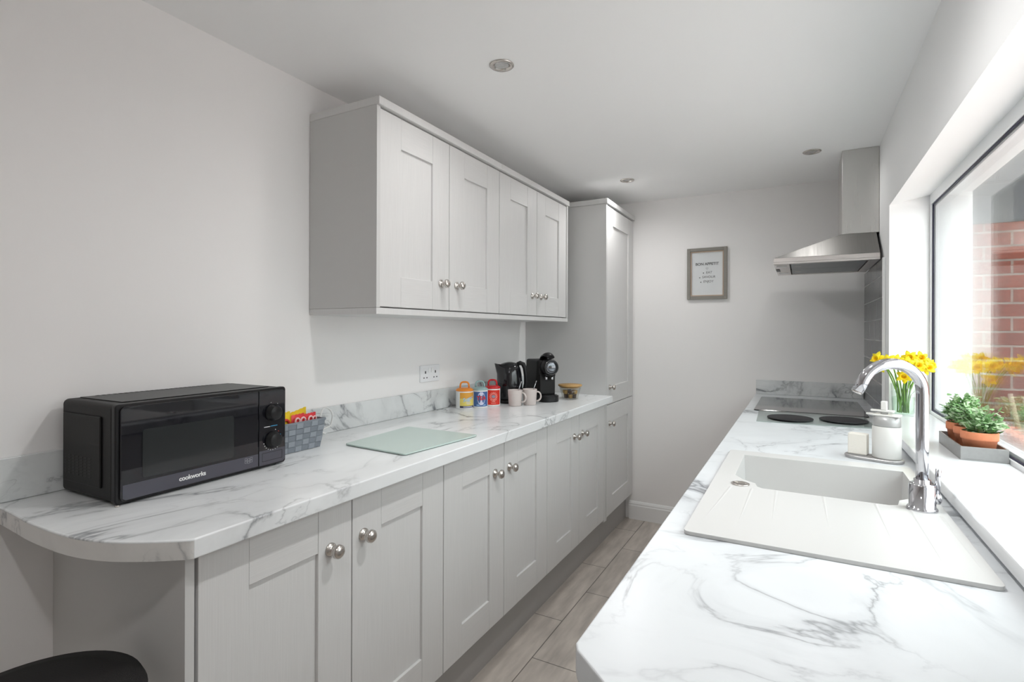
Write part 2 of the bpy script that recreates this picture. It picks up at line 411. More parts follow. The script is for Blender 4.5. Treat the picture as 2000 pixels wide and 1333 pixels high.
struct('wall_right', b, REVEAL)
# skirting on the far wall
b = BM(); prism_pts = [(YF-.0005, 0), (YF-.018, 0), (YF-.018, .092), (YF-.014, .098), (YF-.014, .106), (YF-.007, .118), (YF-.0005, .122)]
a = [b.verts.new((-1.04, y, z)) for y, z in prism_pts]; c = [b.verts.new((-.16, y, z)) for y, z in prism_pts]
b.faces.new(a); b.faces.new(c[::-1])
for i in range(len(a)): b.faces.new((a[i], c[i], c[(i+1) % len(a)], a[(i+1) % len(a)]))
struct('baseboard_back', b, TRIMW)
# tiled splashback strip and its edge trim
b = BM(); box(b, XR-.009, XR-.0005, 2.835, YF-.0005, WT+.0005, 1.6215); struct('trim_1', b, TILES)
b = BM(); box(b, XR-.012, XR-.0003, 2.822, 2.834, WT+.0005, 1.622); struct('trim_2', b, TRIMW, bevel=.002)

# window: frame, gasket, two panes, sill board
wn = bpy.data.objects.new('window_1', None); COL.objects.link(wn); wn.location = (XG, 1.8, .95); wn['kind'] = 'structure'
wloc = (XG, 1.8, .95)
def wpart(name, bm, m, **k): return link(name, bm, m, wn, origin=wloc, **k)
fy0, fy1, fz0, fz1 = WY0-.09, RY+.002, .940, 1.88
gy0, gy1, gz0, gz1 = WY0+.05, 2.806, .962, 1.834
def ring(bm, x0, x1, oy0, oy1, oz0, oz1, iy0, iy1, iz0, iz1):
    box(bm, x0, x1, oy0, iy0, oz0, oz1); box(bm, x0, x1, iy1, oy1, oz0, oz1)
    box(bm, x0, x1, iy0, iy1, oz0, iz0); box(bm, x0, x1, iy0, iy1, iz1, oz1)
b = BM(); ring(b, XG, XG+.006, fy0, fy1, fz0, fz1, gy0, gy1, gz0, gz1)
ring(b, XG+.006, XG+.07, fy0, fy1, fz0, fz1, gy0-.006, gy1+.006, gz0-.006, gz1+.006); wpart('window_frame', b, UPVC, bevel=.002)
b = BM(); ring(b, XG+.0055, XG+.0095, gy0-.006, gy1+.006, gz0-.006, gz1+.006, gy0+.004, gy1-.004, gz0+.004, gz1-.004); wpart('gasket', b, GASKET)
b = BM(); ring(b, XG+.0135, XG+.0195, gy0-.004, gy1+.004, gz0-.004, gz1+.004, gy0+.012, gy1-.012, gz0+.012, gz1-.012); wpart('spacer', b, UPVC)
for x in (XG+.0096, XG+.0196):
    b = BM(); box(b, x, x+.0038, gy0, gy1, gz0, gz1); wpart('pane', b, PANE)
b = BM(); prism(b, [(.284, WY0-.02), (XR, WY0-.02), (XR+.002, WY0+.004), (XG-.001, WY0-.094), (XG-.001, RY-.004), (XR+.002, 2.715), (XR-.0005, 2.742), (.284, 2.742)], .9225, .950)
wpart('window_sill', b, SILL, bevel=.003)

# ================================================================ OUTDOORS
b = BM(); box(b, .621, 6, 3.66, 3.9, 0, 1.868); struct('wall_outside', b, BRICK)
b = BM(); box(b, .621, 6, 3.655, 3.9, 1.87, 3.2); struct('wall_outside_upper', b, GREYBL)
b = BM(); box(b, .62, 6, 2.75, 3.654, 2.42, 2.5); struct('added_shade_slab', b, TRIMW)  # added slab overhead, put here to keep sky light off the brick
b = BM(); box(b, .625, 6, -3, 3.65, .60, .83); struct('ground_outside', b, PAVING)

# ================================================================ CABINETS (left run)
def shaker(th, xf, y0, y1, z0, z1, knob=None, st=.107, rail=.107, label=None):
    g = .0018; y0 += g; y1 -= g; x0 = xf-.020
    b = BM()
    box(b, x0, xf, y0, y0+st, z0, z1, 0); box(b, x0, xf, y1-st, y1, z0, z1, 0)
    box(b, x0, xf-.0004, y0+st+.0006, y1-st-.0006, z0, z0+rail, 1); box(b, x0, xf-.0004, y0+st+.0006, y1-st-.0006, z1-rail, z1, 1)
    box(b, x0+.002, xf-.009, y0+st-.004, y1-st+.004, z0+rail-.004, z1-rail+.004, 0)
    d = th.part('door', b, [CABV, CABH], bevel=.0012, label=label)
    if knob:
        ky, kz = knob; b = BM()
        prof = [(.0165, 0), (.0165, .003), (.013, .005), (.0085, .008), (.0065, .014), (.0075, .019), (.013, .022), (.0170, .026), (.0165, .032), (.0125, .0365), (.006, .039), (.0005, .0398)]
        lathe(b, prof, (xf+.0002, ky, kz), 28, 'X'); k = th.part('knob', b, NICKEL, parent=d)
    return d
XD, XU = -1.018, -1.237
ZB, ZT = .176, .862
def carcass(b, x0, x1, y0, y1, z0, z1, t=.018):
    box(b, x0, x1, y0, y0+t, z0, z1); box(b, x0, x1, y1-t, y1, z0, z1)
    box(b, x0, x1, y0+t, y1-t, z0, z0+t); box(b, x0, x1, y0+t, y1-t, z1-t, z1)
    box(b, x0, x0+.006, y0+t, y1-t, z0+t, z1-t)
base_lbl = ['pale grey double door base cabinet nearest the camera, below the microwave',
            'pale grey double door base cabinet in the middle of the run, below the glass board',
            'pale grey double door base cabinet next to the tall cupboard, below the mugs']
for i in range(3):
    y0 = .604+.8*i; y1 = y0+.8
    th = Thing('base_cabinet', base_lbl[i], 'cabinet', (-1.27, y0+.4, 0), group='base cabinets under the left worktop')
    b = BM(); carcass(b, XL+.004, XD-.030, y0+.0004, y1-.0004, ZB-.012, .8705); th.part('body', b, CABS)
    shaker(th, XD, y0, y0+.4, ZB, ZT, (y0+.4-.072, .752)); shaker(th, XD, y0+.4, y1, ZB, ZT, (y0+.4+.040, .752))
    b = BM(); box(b, -1.083, -1.065, y0+.0004, y1+(.046 if i == 2 else -.0004), .0005, .160); th.part('plinth', b, PLINTH)
# end panel of the run
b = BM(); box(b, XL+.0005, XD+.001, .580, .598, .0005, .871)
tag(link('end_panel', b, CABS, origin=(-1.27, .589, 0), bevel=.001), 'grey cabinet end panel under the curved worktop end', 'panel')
b = BM(); box(b, XD-.045, XD-.0005, 3.0055, 3.0285, .161, .870)
tag(link('filler_strip', b, CABV, origin=(-1.04, 3.017, 0)), 'narrow grey filler strip between base cabinets and tall cupboard', 'panel')

# tall cupboard
th = Thing('tall_cupboard', 'tall pale grey larder cupboard with two doors at the far end of the left run', 'cupboard', (-1.27, 3.32, 0))
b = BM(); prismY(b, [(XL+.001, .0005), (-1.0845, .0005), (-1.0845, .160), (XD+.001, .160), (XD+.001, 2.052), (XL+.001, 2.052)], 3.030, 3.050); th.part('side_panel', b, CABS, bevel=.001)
b = BM(); carcass(b, XL+.004, XD-.030, 3.051, 3.604, .16, 2.050); th.part('body', b, CABS)
b = BM(); box(b, -1.083, -1.065, 3.051, 3.604, .0005, .160); th.part('plinth', b, PLINTH)
shaker(th, XD, 3.052, 3.603, ZB, .846, (3.100, .733)); shaker(th, XD, 3.052, 3.603, .850, 2.046, (3.100, .953))
b = BM(); box(b, XL+.002, XD+.012, 3.018, 3.605, 2.0525, 2.082); th.part('cornice', b, CABS, bevel=.003)

# wall cabinets
YU = 1.339
wl = ['pale grey double door wall cabinet on the left wall, its grey side towards the microwave',
      'pale grey double door wall cabinet on the left wall, beside the tall cupboard']
for i in range(2):
    y0 = YU+.8*i; y1 = y0+.8
    th = Thing('wall_cabinet', wl[i], 'cabinet', (-1.39, y0+.4, 1.37), group='wall cabinets on the left wall')
    b = BM(); carcass(b, XL+.002, XU-.030, y0+.0004, y1-.0004, 1.3695, 2.043); th.part('body', b, CABS)
    shaker(th, XU, y0, y0+.4, 1.374, 2.038, (y0+.4-.055, 1.476)); shaker(th, XU, y0+.4, y1, 1.374, 2.038, (y0+.4+.052, 1.476))
    b = BM(); box(b, XL+.002, XU+.014, y0-(.018 if i == 0 else -.0004), y1+(.0185 if i else -.0004), 2.0435, 2.071); th.part('cornice', b, CABV, bevel=.002)
    b = BM(); box(b, XL+.002, XU+.004, y0-(.018 if i == 0 else -.0004), y1+(.0185 if i else -.0004), 1.3475, 1.3690); th.part('light_pelmet', b, CABV, bevel=.0015)
    b = BM()
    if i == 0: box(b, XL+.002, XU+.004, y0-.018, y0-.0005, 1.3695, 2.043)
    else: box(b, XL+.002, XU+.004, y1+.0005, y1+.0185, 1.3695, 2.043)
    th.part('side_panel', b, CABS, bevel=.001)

# ================================================================ WORKTOPS
cv = [(XL+.0005, .4730), (-1.50, .4715), (-1.4266, .468), (-1.35, .4635), (-1.272, .4635), (-1.21, .4665), (-1.155, .4745), (-1.0987, .4915), (-1.045, .520), (-1.000, .551), (-.982, .5655), (-.976, .574)]
def smoothpath(P, n=6):
    out_ = []
    for i in range(len(P)-1):
        p0, p1, p2, p3 = [Vector((*P[min(max(j, 0), len(P)-1)], 0)) for j in (i-1, i, i+1, i+2)]
        for k in range(n):
            t_ = k/n; q = .5*((2*p1)+(p2-p0)*t_+(2*p0-5*p1+4*p2-p3)*t_*t_+(3*p1-p0-3*p2+p3)*t_**3); out_.append((q.x, q.y))
    return out_+[P[-1]]
cv = smoothpath(cv)
b = BM(); prism(b, cv+[(-.976, 3.0295), (XL+.0005, 3.0295)], .872, WT)
t = Thing('worktop', 'long white marble effect worktop with curved end along the left wall', 'worktop', (-1.26, 1.75, .872))
t.part('slab', b, MARB_L, bevel=.006, seg=3)
b = BM(); n = len(cv)
for i in range(1, n-2):
    p, q = Vector((*cv[i], 0)), Vector((*cv[i+1], 0)); d = (q-p).normalized(); nn = Vector((d.y, -d.x, 0))*.0007
    a = [b.verts.new((p+nn).to_tuple()[:2]+(.8735,)), b.verts.new((q+nn).to_tuple()[:2]+(.8735,)), b.verts.new((q+nn).to_tuple()[:2]+(.9065,)), b.verts.new((p+nn).to_tuple()[:2]+(.9065,))]
    b.faces.new(a)
bmesh.ops.remove_doubles(b, verts=b.verts, dist=.0006)
for f in b.faces: f.smooth = True
t.part('edge_strip', b, MARB_E)
b = BM(); box(b, XL+.0005, XL+.012, .476, 3.0295, WT+.0005, 1.008)
tag(link('upstand', b, MARB_F, origin=(XL+.01, 1.76, WT), bevel=.002), 'white marble effect upstand running along the left wall', 'upstand')

b = BM()
out = [(-.2425, .6105), (-.236, .598), (-.19, .558), (-.14, .505), (-.08, .45), (XR-.0005, .45), (XR-.0005, YF-.0005), (-.2425, YF-.0005)]
plate(b, out, [[(-.165, 1.385), (.255, 1.385), (.255, 1.78), (-.165, 1.78)]], .872, WT)
tr = Thing('worktop', 'white marble effect worktop under the window holding the sink', 'worktop', (.04, 2.0, .872))
tr.part('slab', b, MARB_R, bevel=.003, seg=3)
b = BM(); box(b, -.2425, XR-.0125, YF-.018, YF-.0008, WT+.0005, .995)
tag(link('upstand', b, MARB_F, origin=(.04, YF-.01, WT), bevel=.0015), 'short marble effect upstand on the far wall behind the hob', 'upstand')

# base units under the right worktop
for i, (y0, y1) in enumerate(((.66, 1.25), (1.255, 2.05), (2.055, 2.82), (2.825, 3.59))):
    th = Thing('base_cabinet', ['pale grey base cabinet below the near end of the sink worktop', 'pale grey base cabinet below the white sink', 'pale grey base cabinet below the glass board', 'pale grey base cabinet below the black hob'][i],
               'cabinet', (.05, (y0+y1)/2, 0), group='base cabinets under the right worktop')
    b = BM(); box(b, -.185, .322, y0, y1, .16, .70 if i == 1 else .8705); th.part('body', b, CABS)
    b = BM(); box(b, -.207, -.1855, y0+.002, y1-.002, ZB, ZT); th.part('door', b, CABV, bevel=.0015)
    b = BM(); box(b, -.145, -.13, y0, y1, .0005, .1595); th.part('plinth', b, PLINTH)

# ================================================================ SINK AND TAP
SX0, SX1, SY0, SY1 = -.195, .268, 1.033, 1.815
bowl = [(-.150, 1.755), (-.150, 1.50), (-.128, 1.462), (-.098, 1.440), (-.092, 1.412), (-.080, 1.402), (.170, 1.402), (.186, 1.412), (.194, 1.452), (.236, 1.500), (.242, 1.515), (.242, 1.755)]
th = Thing('kitchen_sink', 'white composite inset sink with drainer on the right worktop', 'sink', (.035, 1.42, WT))
b = BM(); plate(b, rrect(SX0, SX1, SY0, SY1, .012), [bowl], WT+.0003, .9175)
# bowl walls and floor
top = [b.verts.new((x, y, .9165)) for x, y in bowl]
cx, cy = .04, 1.585
low = [b.verts.new((cx+(x-cx)*.955, cy+(y-cy)*.93, .745)) for x, y in bowl]
for i in range(len(bowl)): b.faces.new((top[i], top[(i+1) % len(bowl)], low[(i+1) % len(bowl)], low[i]))
b.faces.new(low)
th.part('basin', b, SINK, bevel=.004, seg=3)
b = BM()
for (x0, y0, x1, y1) in ((-.148, 1.385, -.172, 1.085), (-.102, 1.385, -.108, 1.085), (-.050, 1.392, -.049, 1.15), (.046, 1.395, .048, 1.17), (.144, 1.395, .145, 1.14), (.205, 1.385, .204, 1.06), (.252, 1.37, .253, 1.06)):
    L_ = math.hypot(x1-x0, y1-y0); d = Vector((x1-x0, y1-y0, 0)).normalized(); s = Vector((-d.y, d.x, 0))
    for sg in (1,):
        p0 = Vector((x0, y0, .9172)); p1 = Vector((x1, y1, .9172))
        vs = [b.verts.new(p) for p in (p0-s*.005, p0+s*.005, p1+s*.0015, p1-s*.0015)]; r1 = b.verts.new(p0+Vector((0, 0, .0014))); r2_ = b.verts.new(p1+Vector((0, 0, .0003)))
        b.faces.new((vs[0], r1, r2_, vs[3])); b.faces.new((vs[1], vs[2], r2_, r1)); b.faces.new((vs[0], vs[1], r1)); b.faces.new((vs[2], vs[3], r2_))
th.part('drainer_ribs', b, SINK)
b = BM(); lathe(b, [(.021, 0), (.021, .002), (.017, .003), (.015, .0015), (.001, .0015)], (-.130, 1.414, .9178), 28); th.part('overflow_cap', b, NICKEL)
b = BM(); lathe(b, [(.04, 0), (.04, .003), (.034, .004), (.02, .002), (.001, .003)], (.04, 1.58, .7455), 28); th.part('plughole', b, NICKEL)

tx, ty, tz = .2265, 1.402, .9178
th = Thing('kitchen_tap', 'tall chrome swan neck mixer tap at the back of the sink', 'tap', (tx, ty, tz))
b = BM(); lathe(b, [(.0275, 0), (.0275, .003), (.0260, .0050), (.0235, .0055), (.0235, .052), (.022, .055), (.0150, .0555), (.0148, .064), (.0001, .064)], (tx, ty, tz), 36); th.part('tap_body', b, CHROME)
b = BM(); R = .060; pts = [(tx, ty, tz+.056), (tx, ty, tz+.13), (tx, ty, tz+.20), (tx, ty, tz+.244)]
dv = Vector((-.94, -.34, 0)).normalized()
for k in range(1, 19):
    a = math.radians(158)*k/18; p = Vector((tx, ty, tz+.248))+dv*(R*(1-math.cos(a)))+Vector((0, 0, R*math.sin(a))); pts.append(p)
e = Vector(pts[-1]); tdir = (e-Vector(pts[-2])).normalized(); pts.append(e+tdir*.026)
tube(b, pts, .0116, 24); th.part('spout', b, CHROME)
b = BM(); tube(b, [e+tdir*.0261, e+tdir*.029], .0095, 20); th.part('aerator', b, NICKEL)
b = BM(); ld = Vector((.90, .10, 0)).normalized(); p0 = Vector((tx, ty, tz+.026))
tube(b, [p0+ld*.018, p0+ld*.029], .0125, 20); tube(b, [p0+ld*.0291, p0+ld*.032], [.0122, .009], 20)
tube(b, [p0+ld*.0265+Vector((0, 0, .010)), p0+ld*.027+Vector((0, 0, .045)), p0+ld*.028+Vector((0, 0, .062))], [.0050, .0048, .0052], 12); th.part('lever', b, CHROME)

# ================================================================ HOB, HOOD, GLASS BOARD
th = Thing('ceramic_hob', 'flat black glass hob set in the far end of the right worktop', 'hob', (.035, 3.10, WT))
b = BM(); prism(b, rrect(-.200, .268, 2.822, 3.392, .008), WT+.0004, .9155); th.part('glass_top', b, HOBG, bevel=.0015)

b = BM(); pb = [(-.165, 2.470), (.262, 2.512), (.250, 2.812), (-.176, 2.812)]
prism(b, pb, WT+.0006, .9150)
tag(link('glass_board', b, CLEARB, origin=(.04, 2.64, WT)), 'clear rectangular glass worktop protector lying in front of the hob', 'board')
for i, (x, y) in enumerate(((-.041, 2.605), (.160, 2.655))):
    b = BM(); lathe(b, [(.088, 0), (.090, .001), (.090, .003), (.088, .004), (.0005, .004)], (x, y, .9156), 48)
    tag(link('round_trivet', b, DISC, origin=(x, y, .9156)), ['round black trivet on the clear glass board, the one nearer the aisle', 'round black trivet on the clear glass board, the one behind the soap dispenser'][i], 'trivet', 'black trivets on the glass board')

th = Thing('cooker_hood', 'stainless steel chimney cooker hood on the far right wall', 'cooker hood', (.1, 3.19, 1.622))
HX0, HX1, HY0, HY1 = -.119, XR-.0125, 2.892, 3.492
b = BM(); plate(b, [(HX0, HY0), (HX1, HY0), (HX1, HY1), (HX0, HY1)], [[(-.050, HY0+.03), (.275, HY0+.03), (.275, HY1-.03), (-.050, HY1-.03)]], 1.6225, 1.632)
plate(b, [(HX0, HY0), (HX1, HY0), (HX1, HY1), (HX0, HY1)], [[(HX0+.012, HY0+.012), (HX1-.012, HY0+.012), (HX1-.012, HY1-.012), (HX0+.012, HY1-.012)]], 1.6321, 1.6525)
th.part('rim', b, brushed('stainless_rim', (.66, .62, .60), .3, (6, 6, 300)), bevel=.0015)
b = BM(); prism(b, [(HX0+.002, HY0+.002), (HX1, HY0+.002), (HX1, HY1-.002), (HX0+.002, HY1-.002)], 1.6527, 1.768, top=[(.170, 3.035), (HX1, 3.035), (HX1, 3.335), (.170, 3.335)]); th.part('canopy', b, STEEL_S, bevel=.001)
b = BM(); box(b, .1745, XR-.001, 3.040, 3.330, 1.7685, ZC-.0005); th.part('chimney', b, STEEL_C, bevel=.0015)
for i in range(2):
    y0 = HY0+.034+i*.268; b = BM(); box(b, -.045, .270, y0, y0+.262, 1.626, 1.631); f = th.part('grease_filter', b, FILTER, bevel=.001)
    b = BM(); box(b, -.030, .0, y0+.12, y0+.14, 1.6245, 1.6255); th.part('filter_latch', b, NICKEL, parent=f)
for y0 in (HY0+.08, HY1-.16):
    b = BM(); box(b, -.108, -.062, y0, y0+.08, 1.6205, 1.6222); th.part('hood_lamp', b, LAMPG)
b = BM(); box(b, HX0+.002, HX0+.02, HY0+.25, HY0+.35, 1.6195, 1.6222); th.part('control_slider', b, BLKS)

# ================================================================ DOWNLIGHTS
for i, (x, y) in enumerate(((-.876, 1.527), (-.895, 3.041), (.045, 2.982), (-.22, 1.22), (-.22, -.05))):  # last two fixtures are added out of view to carry fill light
    ld = bpy.data.lights.new('added_fill_spot', 'SPOT'); ld.energy = FILL_W*(.45, .75, .2, 1.75, 1.15)[i]; ld.spot_size = math.radians(176); ld.spot_blend = 1; ld.shadow_soft_size = .04; ld.color = (1, .995, .985)  # added fill spot below each fixture; the fixtures themselves look unlit
    lo = bpy.data.objects.new('added_fill_spot', ld); COL.objects.link(lo); lo.location = (x, y, ZC-.012)
    th = Thing('downlight', ['round silver ceiling downlight nearest the camera', 'round silver ceiling downlight beside the tall cupboard', 'round silver ceiling downlight in front of the cooker hood', 'added unseen fill downlight over the aisle between the worktops',
        'added unseen fill downlight over the open floor near the camera'][i], 'ceiling light', (x, y, ZC), group='recessed ceiling downlights')
    b = BM(); lathe(b, [(.0405, 0), (.0410, -.002), (.038, -.0045), (.030, -.005), (.027, -.003), (.025, -.0007)], (x, y, ZC-.0003), 40, close=False); th.part('bezel', b, NICKEL)
    b = BM(); lathe(b, [(.0245, -.001), (.022, -.0016), (.012, -.0012), (.0005, -.0010)], (x, y, ZC-.0003), 32); th.part('lamp', b, LAMPG)

# ================================================================ SOCKET
sy, sz = 2.022, 1.090
th = Thing('double_socket', 'white double plug socket on the left wall above the worktop', 'socket', (XL, sy, sz))
b = BM(); box(b, XL+.0004, XL+.0095, sy-.073, sy+.073, sz-.039, sz+.039); th.part('faceplate', b, UPVC, bevel=.002)
for s in (-1, 1):
    b = BM(); c = sy+s*.038
    box(b, XL+.0096, XL+.0101, c-.004*1, c+.004, sz+.000, sz+.012); box(b, XL+.0096, XL+.0101, c-.015, c-.007, sz-.022, sz-.017); box(b, XL+.0096, XL+.0101, c+.007, c+.015, sz-.022, sz-.017)
    th.part('pin_slots', b, DARKGAP)
    b = BM(); box(b, XL+.0096, XL+.0125, sy+s*.011-.0055, sy+s*.011+.0055, sz+.005, sz+.026); th.part('rocker_switch', b, TRIMW, bevel=.001)

# ================================================================ FRAMED PRINT
px0, px1, pz0, pz1 = -.656, -.411, 1.500, 1.832; py = YF-.0005
th = Thing('framed_print', 'small framed BON APPETIT print in a grey frame on the far wall', 'picture', ((px0+px1)/2, py, (pz0+pz1)/2))
b = BM()
def xring(b, x0, x1, z0, z1, t, y0, y1, mi=0):
    box(b, x0, x0+t, y0, y1, z0, z1, mi); box(b, x1-t, x1, y0, y1, z0, z1, mi); box(b, x0+t, x1-t, y0, y1, z0, z0+t, mi); box(b, x0+t, x1-t, y0, y1, z1-t, z1, mi)
xring(b, px0, px1, pz0, pz1, .021, py-.020, py); th.part('frame', b, FRAMEW, bevel=.0015)
b = BM(); xring(b, px0+.0212, px1-.0212, pz0+.0212, pz1-.0212, .006, py-.014, py-.002); th.part('frame_lip', b, FRAMEI)
b = BM(); box(b, px0+.0215, px1-.0215, pz0*0+py-.006, py-.003, pz0+.0215, pz1-.0215); pp = th.part('paper', b, PAPER)
pcx = (px0+px1)/2
def wtext(s, size, x, z, bold=0, shear=0):
    t_ = textmesh(s, size, .0002, bold=bold, shear=shear); place(t_, frameM((x, py-.0066, z), (1, 0, 0), (0, 0, 1))); return t_
b = BM(); merge(b, wtext('BON APPETIT', .0235, pcx, 1.728, .0005)); th.part('heading_lettering', b, INK)
b = BM()
for s, x, z in (('EAT', pcx+.012, 1.673), ('SAVOUR', pcx+.010, 1.644), ('ENJOY', pcx+.008, 1.615)): merge(b, wtext(s, .021, x, z, 0, .12))
for x, z in ((pcx-.022, 1.671), (pcx-.045, 1.641), (pcx-.038, 1.612)): lathe(b, [(.0035, 0), (.0035, .0004)], (x, py-.0068, z), 12, 'Y')
hp = []
for k in range(24):
    a = 2*PI*k/24; hp.append((pcx+.00045*16*math.sin(a)**3, 1.700+.00045*(13*math.cos(a)-5*math.cos(2*a)-2*math.cos(3*a)-math.cos(4*a))))
tube(b, [(x, py-.0066, z) for x, z in hp+[hp[0]]], .0005, 4); th.part('list_lettering', b, INK)

# ================================================================ MICROWAVE
MX0, MX1, MY0, MY1, MZ0, MZ1 = -1.530, -1.296, .588, 1.027, .9135, 1.131
th = Thing('microwave_oven', 'black microwave oven on the near end of the left worktop', 'microwave', (-1.41, .807, WT))
th.o.rotation_euler = (0, 0, math.radians(1.4))
def yzprism(bm, pts, x0, x1, mi=0):
    a = [bm.verts.new((x0, y, z)) for y, z in pts]; t_ = [bm.verts.new((x1, y, z)) for y, z in pts]; n_ = len(pts)
    fs = [bm.faces.new(a[::-1]), bm.faces.new(t_)]
    for i in range(n_): fs.append(bm.faces.new((a[i], a[(i+1) % n_], t_[(i+1) % n_], t_[i])))
    for f in fs: f.material_index = mi
b = BM(); yzprism(b, rrect(MY0+.001, MY1-.001, MZ0+.001, MZ1-.001, .012), MX0, MX1-.022)
th.part('housing', b, BLKP, bevel=.004, seg=3)
b = BM(); yzprism(b, rrect(MY0, MY1, MZ0, MZ1, .009, 6), MX1-.0215, MX1-.006)
th.part('front_surround', b, BLKS, bevel=.003, seg=3)
ys = .9345
b = BM(); yzprism(b, [(MY0+.008+.006, MZ0+.006), (ys-.001, MZ0+.006), (ys-.001, MZ1-.006), (MY0+.008+.006, MZ1-.006), (MY0+.008, MZ1-.012), (MY0+.008, MZ0+.012)], MX1-.0058, MX1)
door = th.part('door', b, DOORGL, bevel=.0015)
b = BM(); yzprism(b, rrect(.640, .861, .961, 1.070, .006), MX1+.0001, MX1+.0005); th.part('door_window', b, mat('door_window_mesh', (.018, .021, .022), .12, bump=.0, coat=.3), parent=door)
b = BM(); yzprism(b, [(MY0+.012, MZ0+.012), (MY0+.018, MZ0+.008), (ys-.002, MZ0+.008), (ys-.002, .9545), (MY0+.012, .9545)], MX1+.0001, MX1+.0007); th.part('door_band', b, MWBAND, parent=door)
b = BM(); lg = textmesh('cookworks', .0150, .0002, bold=.0004, spacing=.95); place(lg, frameM((MX1+.0010, .753, .9385), (0, 1, 0), (0, 0, 1))); merge(b, lg); th.part('brand_lettering', b, WHITEP, parent=door)
b = BM()
for k in range(3):
    yk = .892+k*.0078
    for z0 in ((.9375, .9445) if k != 1 else (.936, .9425)):
        for (a0, a1, c0, c1) in ((0, .0066, 0, .0007), (0, .0066, .0056, .0063), (0, .0007, 0, .0063), (.0059, .0066, 0, .0063)): box(b, MX1+.0009, MX1+.0011, yk+a0, yk+a1, z0+c0, z0+c1)
th.part('rating_mark', b, mat('mark_grey', (.35, .35, .38), .5, bump=.02), parent=door)
b = BM(); yzprism(b, [(ys+.001, MZ0+.006), (MY1-.014, MZ0+.006), (MY1-.007, MZ0+.012), (MY1-.007, MZ1-.012), (MY1-.014, MZ1-.006), (ys+.001, MZ1-.006)], MX1-.0058, MX1-.0003)
pan = th.part('control_panel', b, DOORGL, bevel=.0015)
b = BM(); yzprism(b, [(ys+.0015, MZ0+.0065), (MY1-.014, MZ0+.0065), (MY1-.008, MZ0+.012), (MY1-.008, .9600), (ys+.0015, .9600)], MX1-.0002, MX1+.0002); th.part('panel_band', b, MWBAND, parent=pan)
b = BM(); xr = MX1+.0004
for (a0, a1, c0, c1) in ((.945, 1.010, .930, .9308), (.945, 1.010, .9522, .953), (.945, .9458, .930, .953), (.0092+1.0, 1.010, .930, .953)): box(b, xr, xr+.0003, a0, a1, c0, c1)
th.part('door_button_outline', b, BLKG, parent=pan)
for zc, nm in ((1.0625, 'power_dial'), (.9865, 'timer_dial')):
    b = BM(); lathe(b, [(.0235, 0), (.0235, .004), (.0205, .006), (.0190, .017), (.0175, .0185), (.0005, .0187)], (MX1+.0001, .978, zc), 36, 'X'); th.part(nm, b, BLKS, parent=pan)
def mark(x, y, z, r, m_=None):
    b = BM(); lathe(b, [(r, 0), (r, .0003)], (x, y, z), 8, 'X'); th.part('dial_mark', b, m_ or WHITEP, parent=pan)
for k in range(12):
    a = math.radians(195+k*15.5) if k < 8 else math.radians(70-(k-8)*24)
    mark(xr-.0004, .978+.0285*math.cos(a), .9865+.0285*math.sin(a), .0014, REDP if k == 9 else BLUEP if k == 10 else WHITEP)
for k in range(3):
    a = math.radians(100-k*45); mark(xr-.0004, .978+.0285*math.cos(a), 1.0625+.0285*math.sin(a), .0010)
b = BM(); box(b, xr-.0004, xr-.0001, .951, .970, 1.0235, 1.0252); th.part('printed_line', b, WHITEP, parent=pan)
b = BM(); box(b, xr-.0004, xr-.0001, .972, .994, 1.0239, 1.0255); th.part('printed_line', b, BLUEP, parent=pan, label='blue printed line')
# side: raised panel and vents, top plate
b = BM(); box(b, MX0+.012, MX1-.060, MY0-.0035, MY0+.0008, MZ0+.030, MZ1-.030); th.part('side_recess', b, BLKP, bevel=.003, seg=3)
b = BM()
for r in range(7):
    for c_ in range(7): box(b, MX0+.020+c_*.0175, MX0+.0325+c_*.0175, MY0-.0042, MY0-.0036, .962+r*.0068, .9655+r*.0068)
th.part('side_vents', b, DARKGAP)
b = BM(); box(b, MX0+.012, MX1-.040, MY0+.03, MY1-.03, MZ1-.0008, MZ1+.0012); th.part('top_plate', b, BLKS, bevel=.001)
b = BM()
for k in range(24): box(b, MX0+.016, MX0+.026, MY0+.06+k*.0125, MY0+.067+k*.0125, MZ1+.0013, MZ1+.0018)
th.part('top_vents', b, DARKGAP)
for x, y in ((MX1-.022, MY0+.03), (MX1-.022, MY1-.03), (MX0+.03, MY0+.03), (MX0+.03, MY1-.03)):
    b = BM(); lathe(b, [(.009, 0), (.010, .002), (.010, .0042)], (x, y, WT+.0003), 16); th.part('foot', b, BLKP)
b = BM(); lathe(b, [(.0045, 0), (.0045, .003), (.002, .004)], (MX1-.004, MY0+.004, WT+.0003), 12); th.part('foot_stud', b, NICKEL)

# white cable loop behind the basket
b = BM(); pts = []
for k in range(26):
    a = 2*PI*k/25*.82-.5; pts.append((-1.500+.004*math.sin(3*a), 1.350+.030*math.cos(a), .968+.046*math.sin(a)))
pts = [(-1.528, 1.245, .915), (-1.520, 1.29, .916)]+[p for p in pts if p[2] > .914]
tube(b, pts, .0032, 8)
tag(link('power_cable', b, CABLE, origin=(-1.505, 1.26, WT)), 'loop of white power cable behind the woven basket', 'cable')

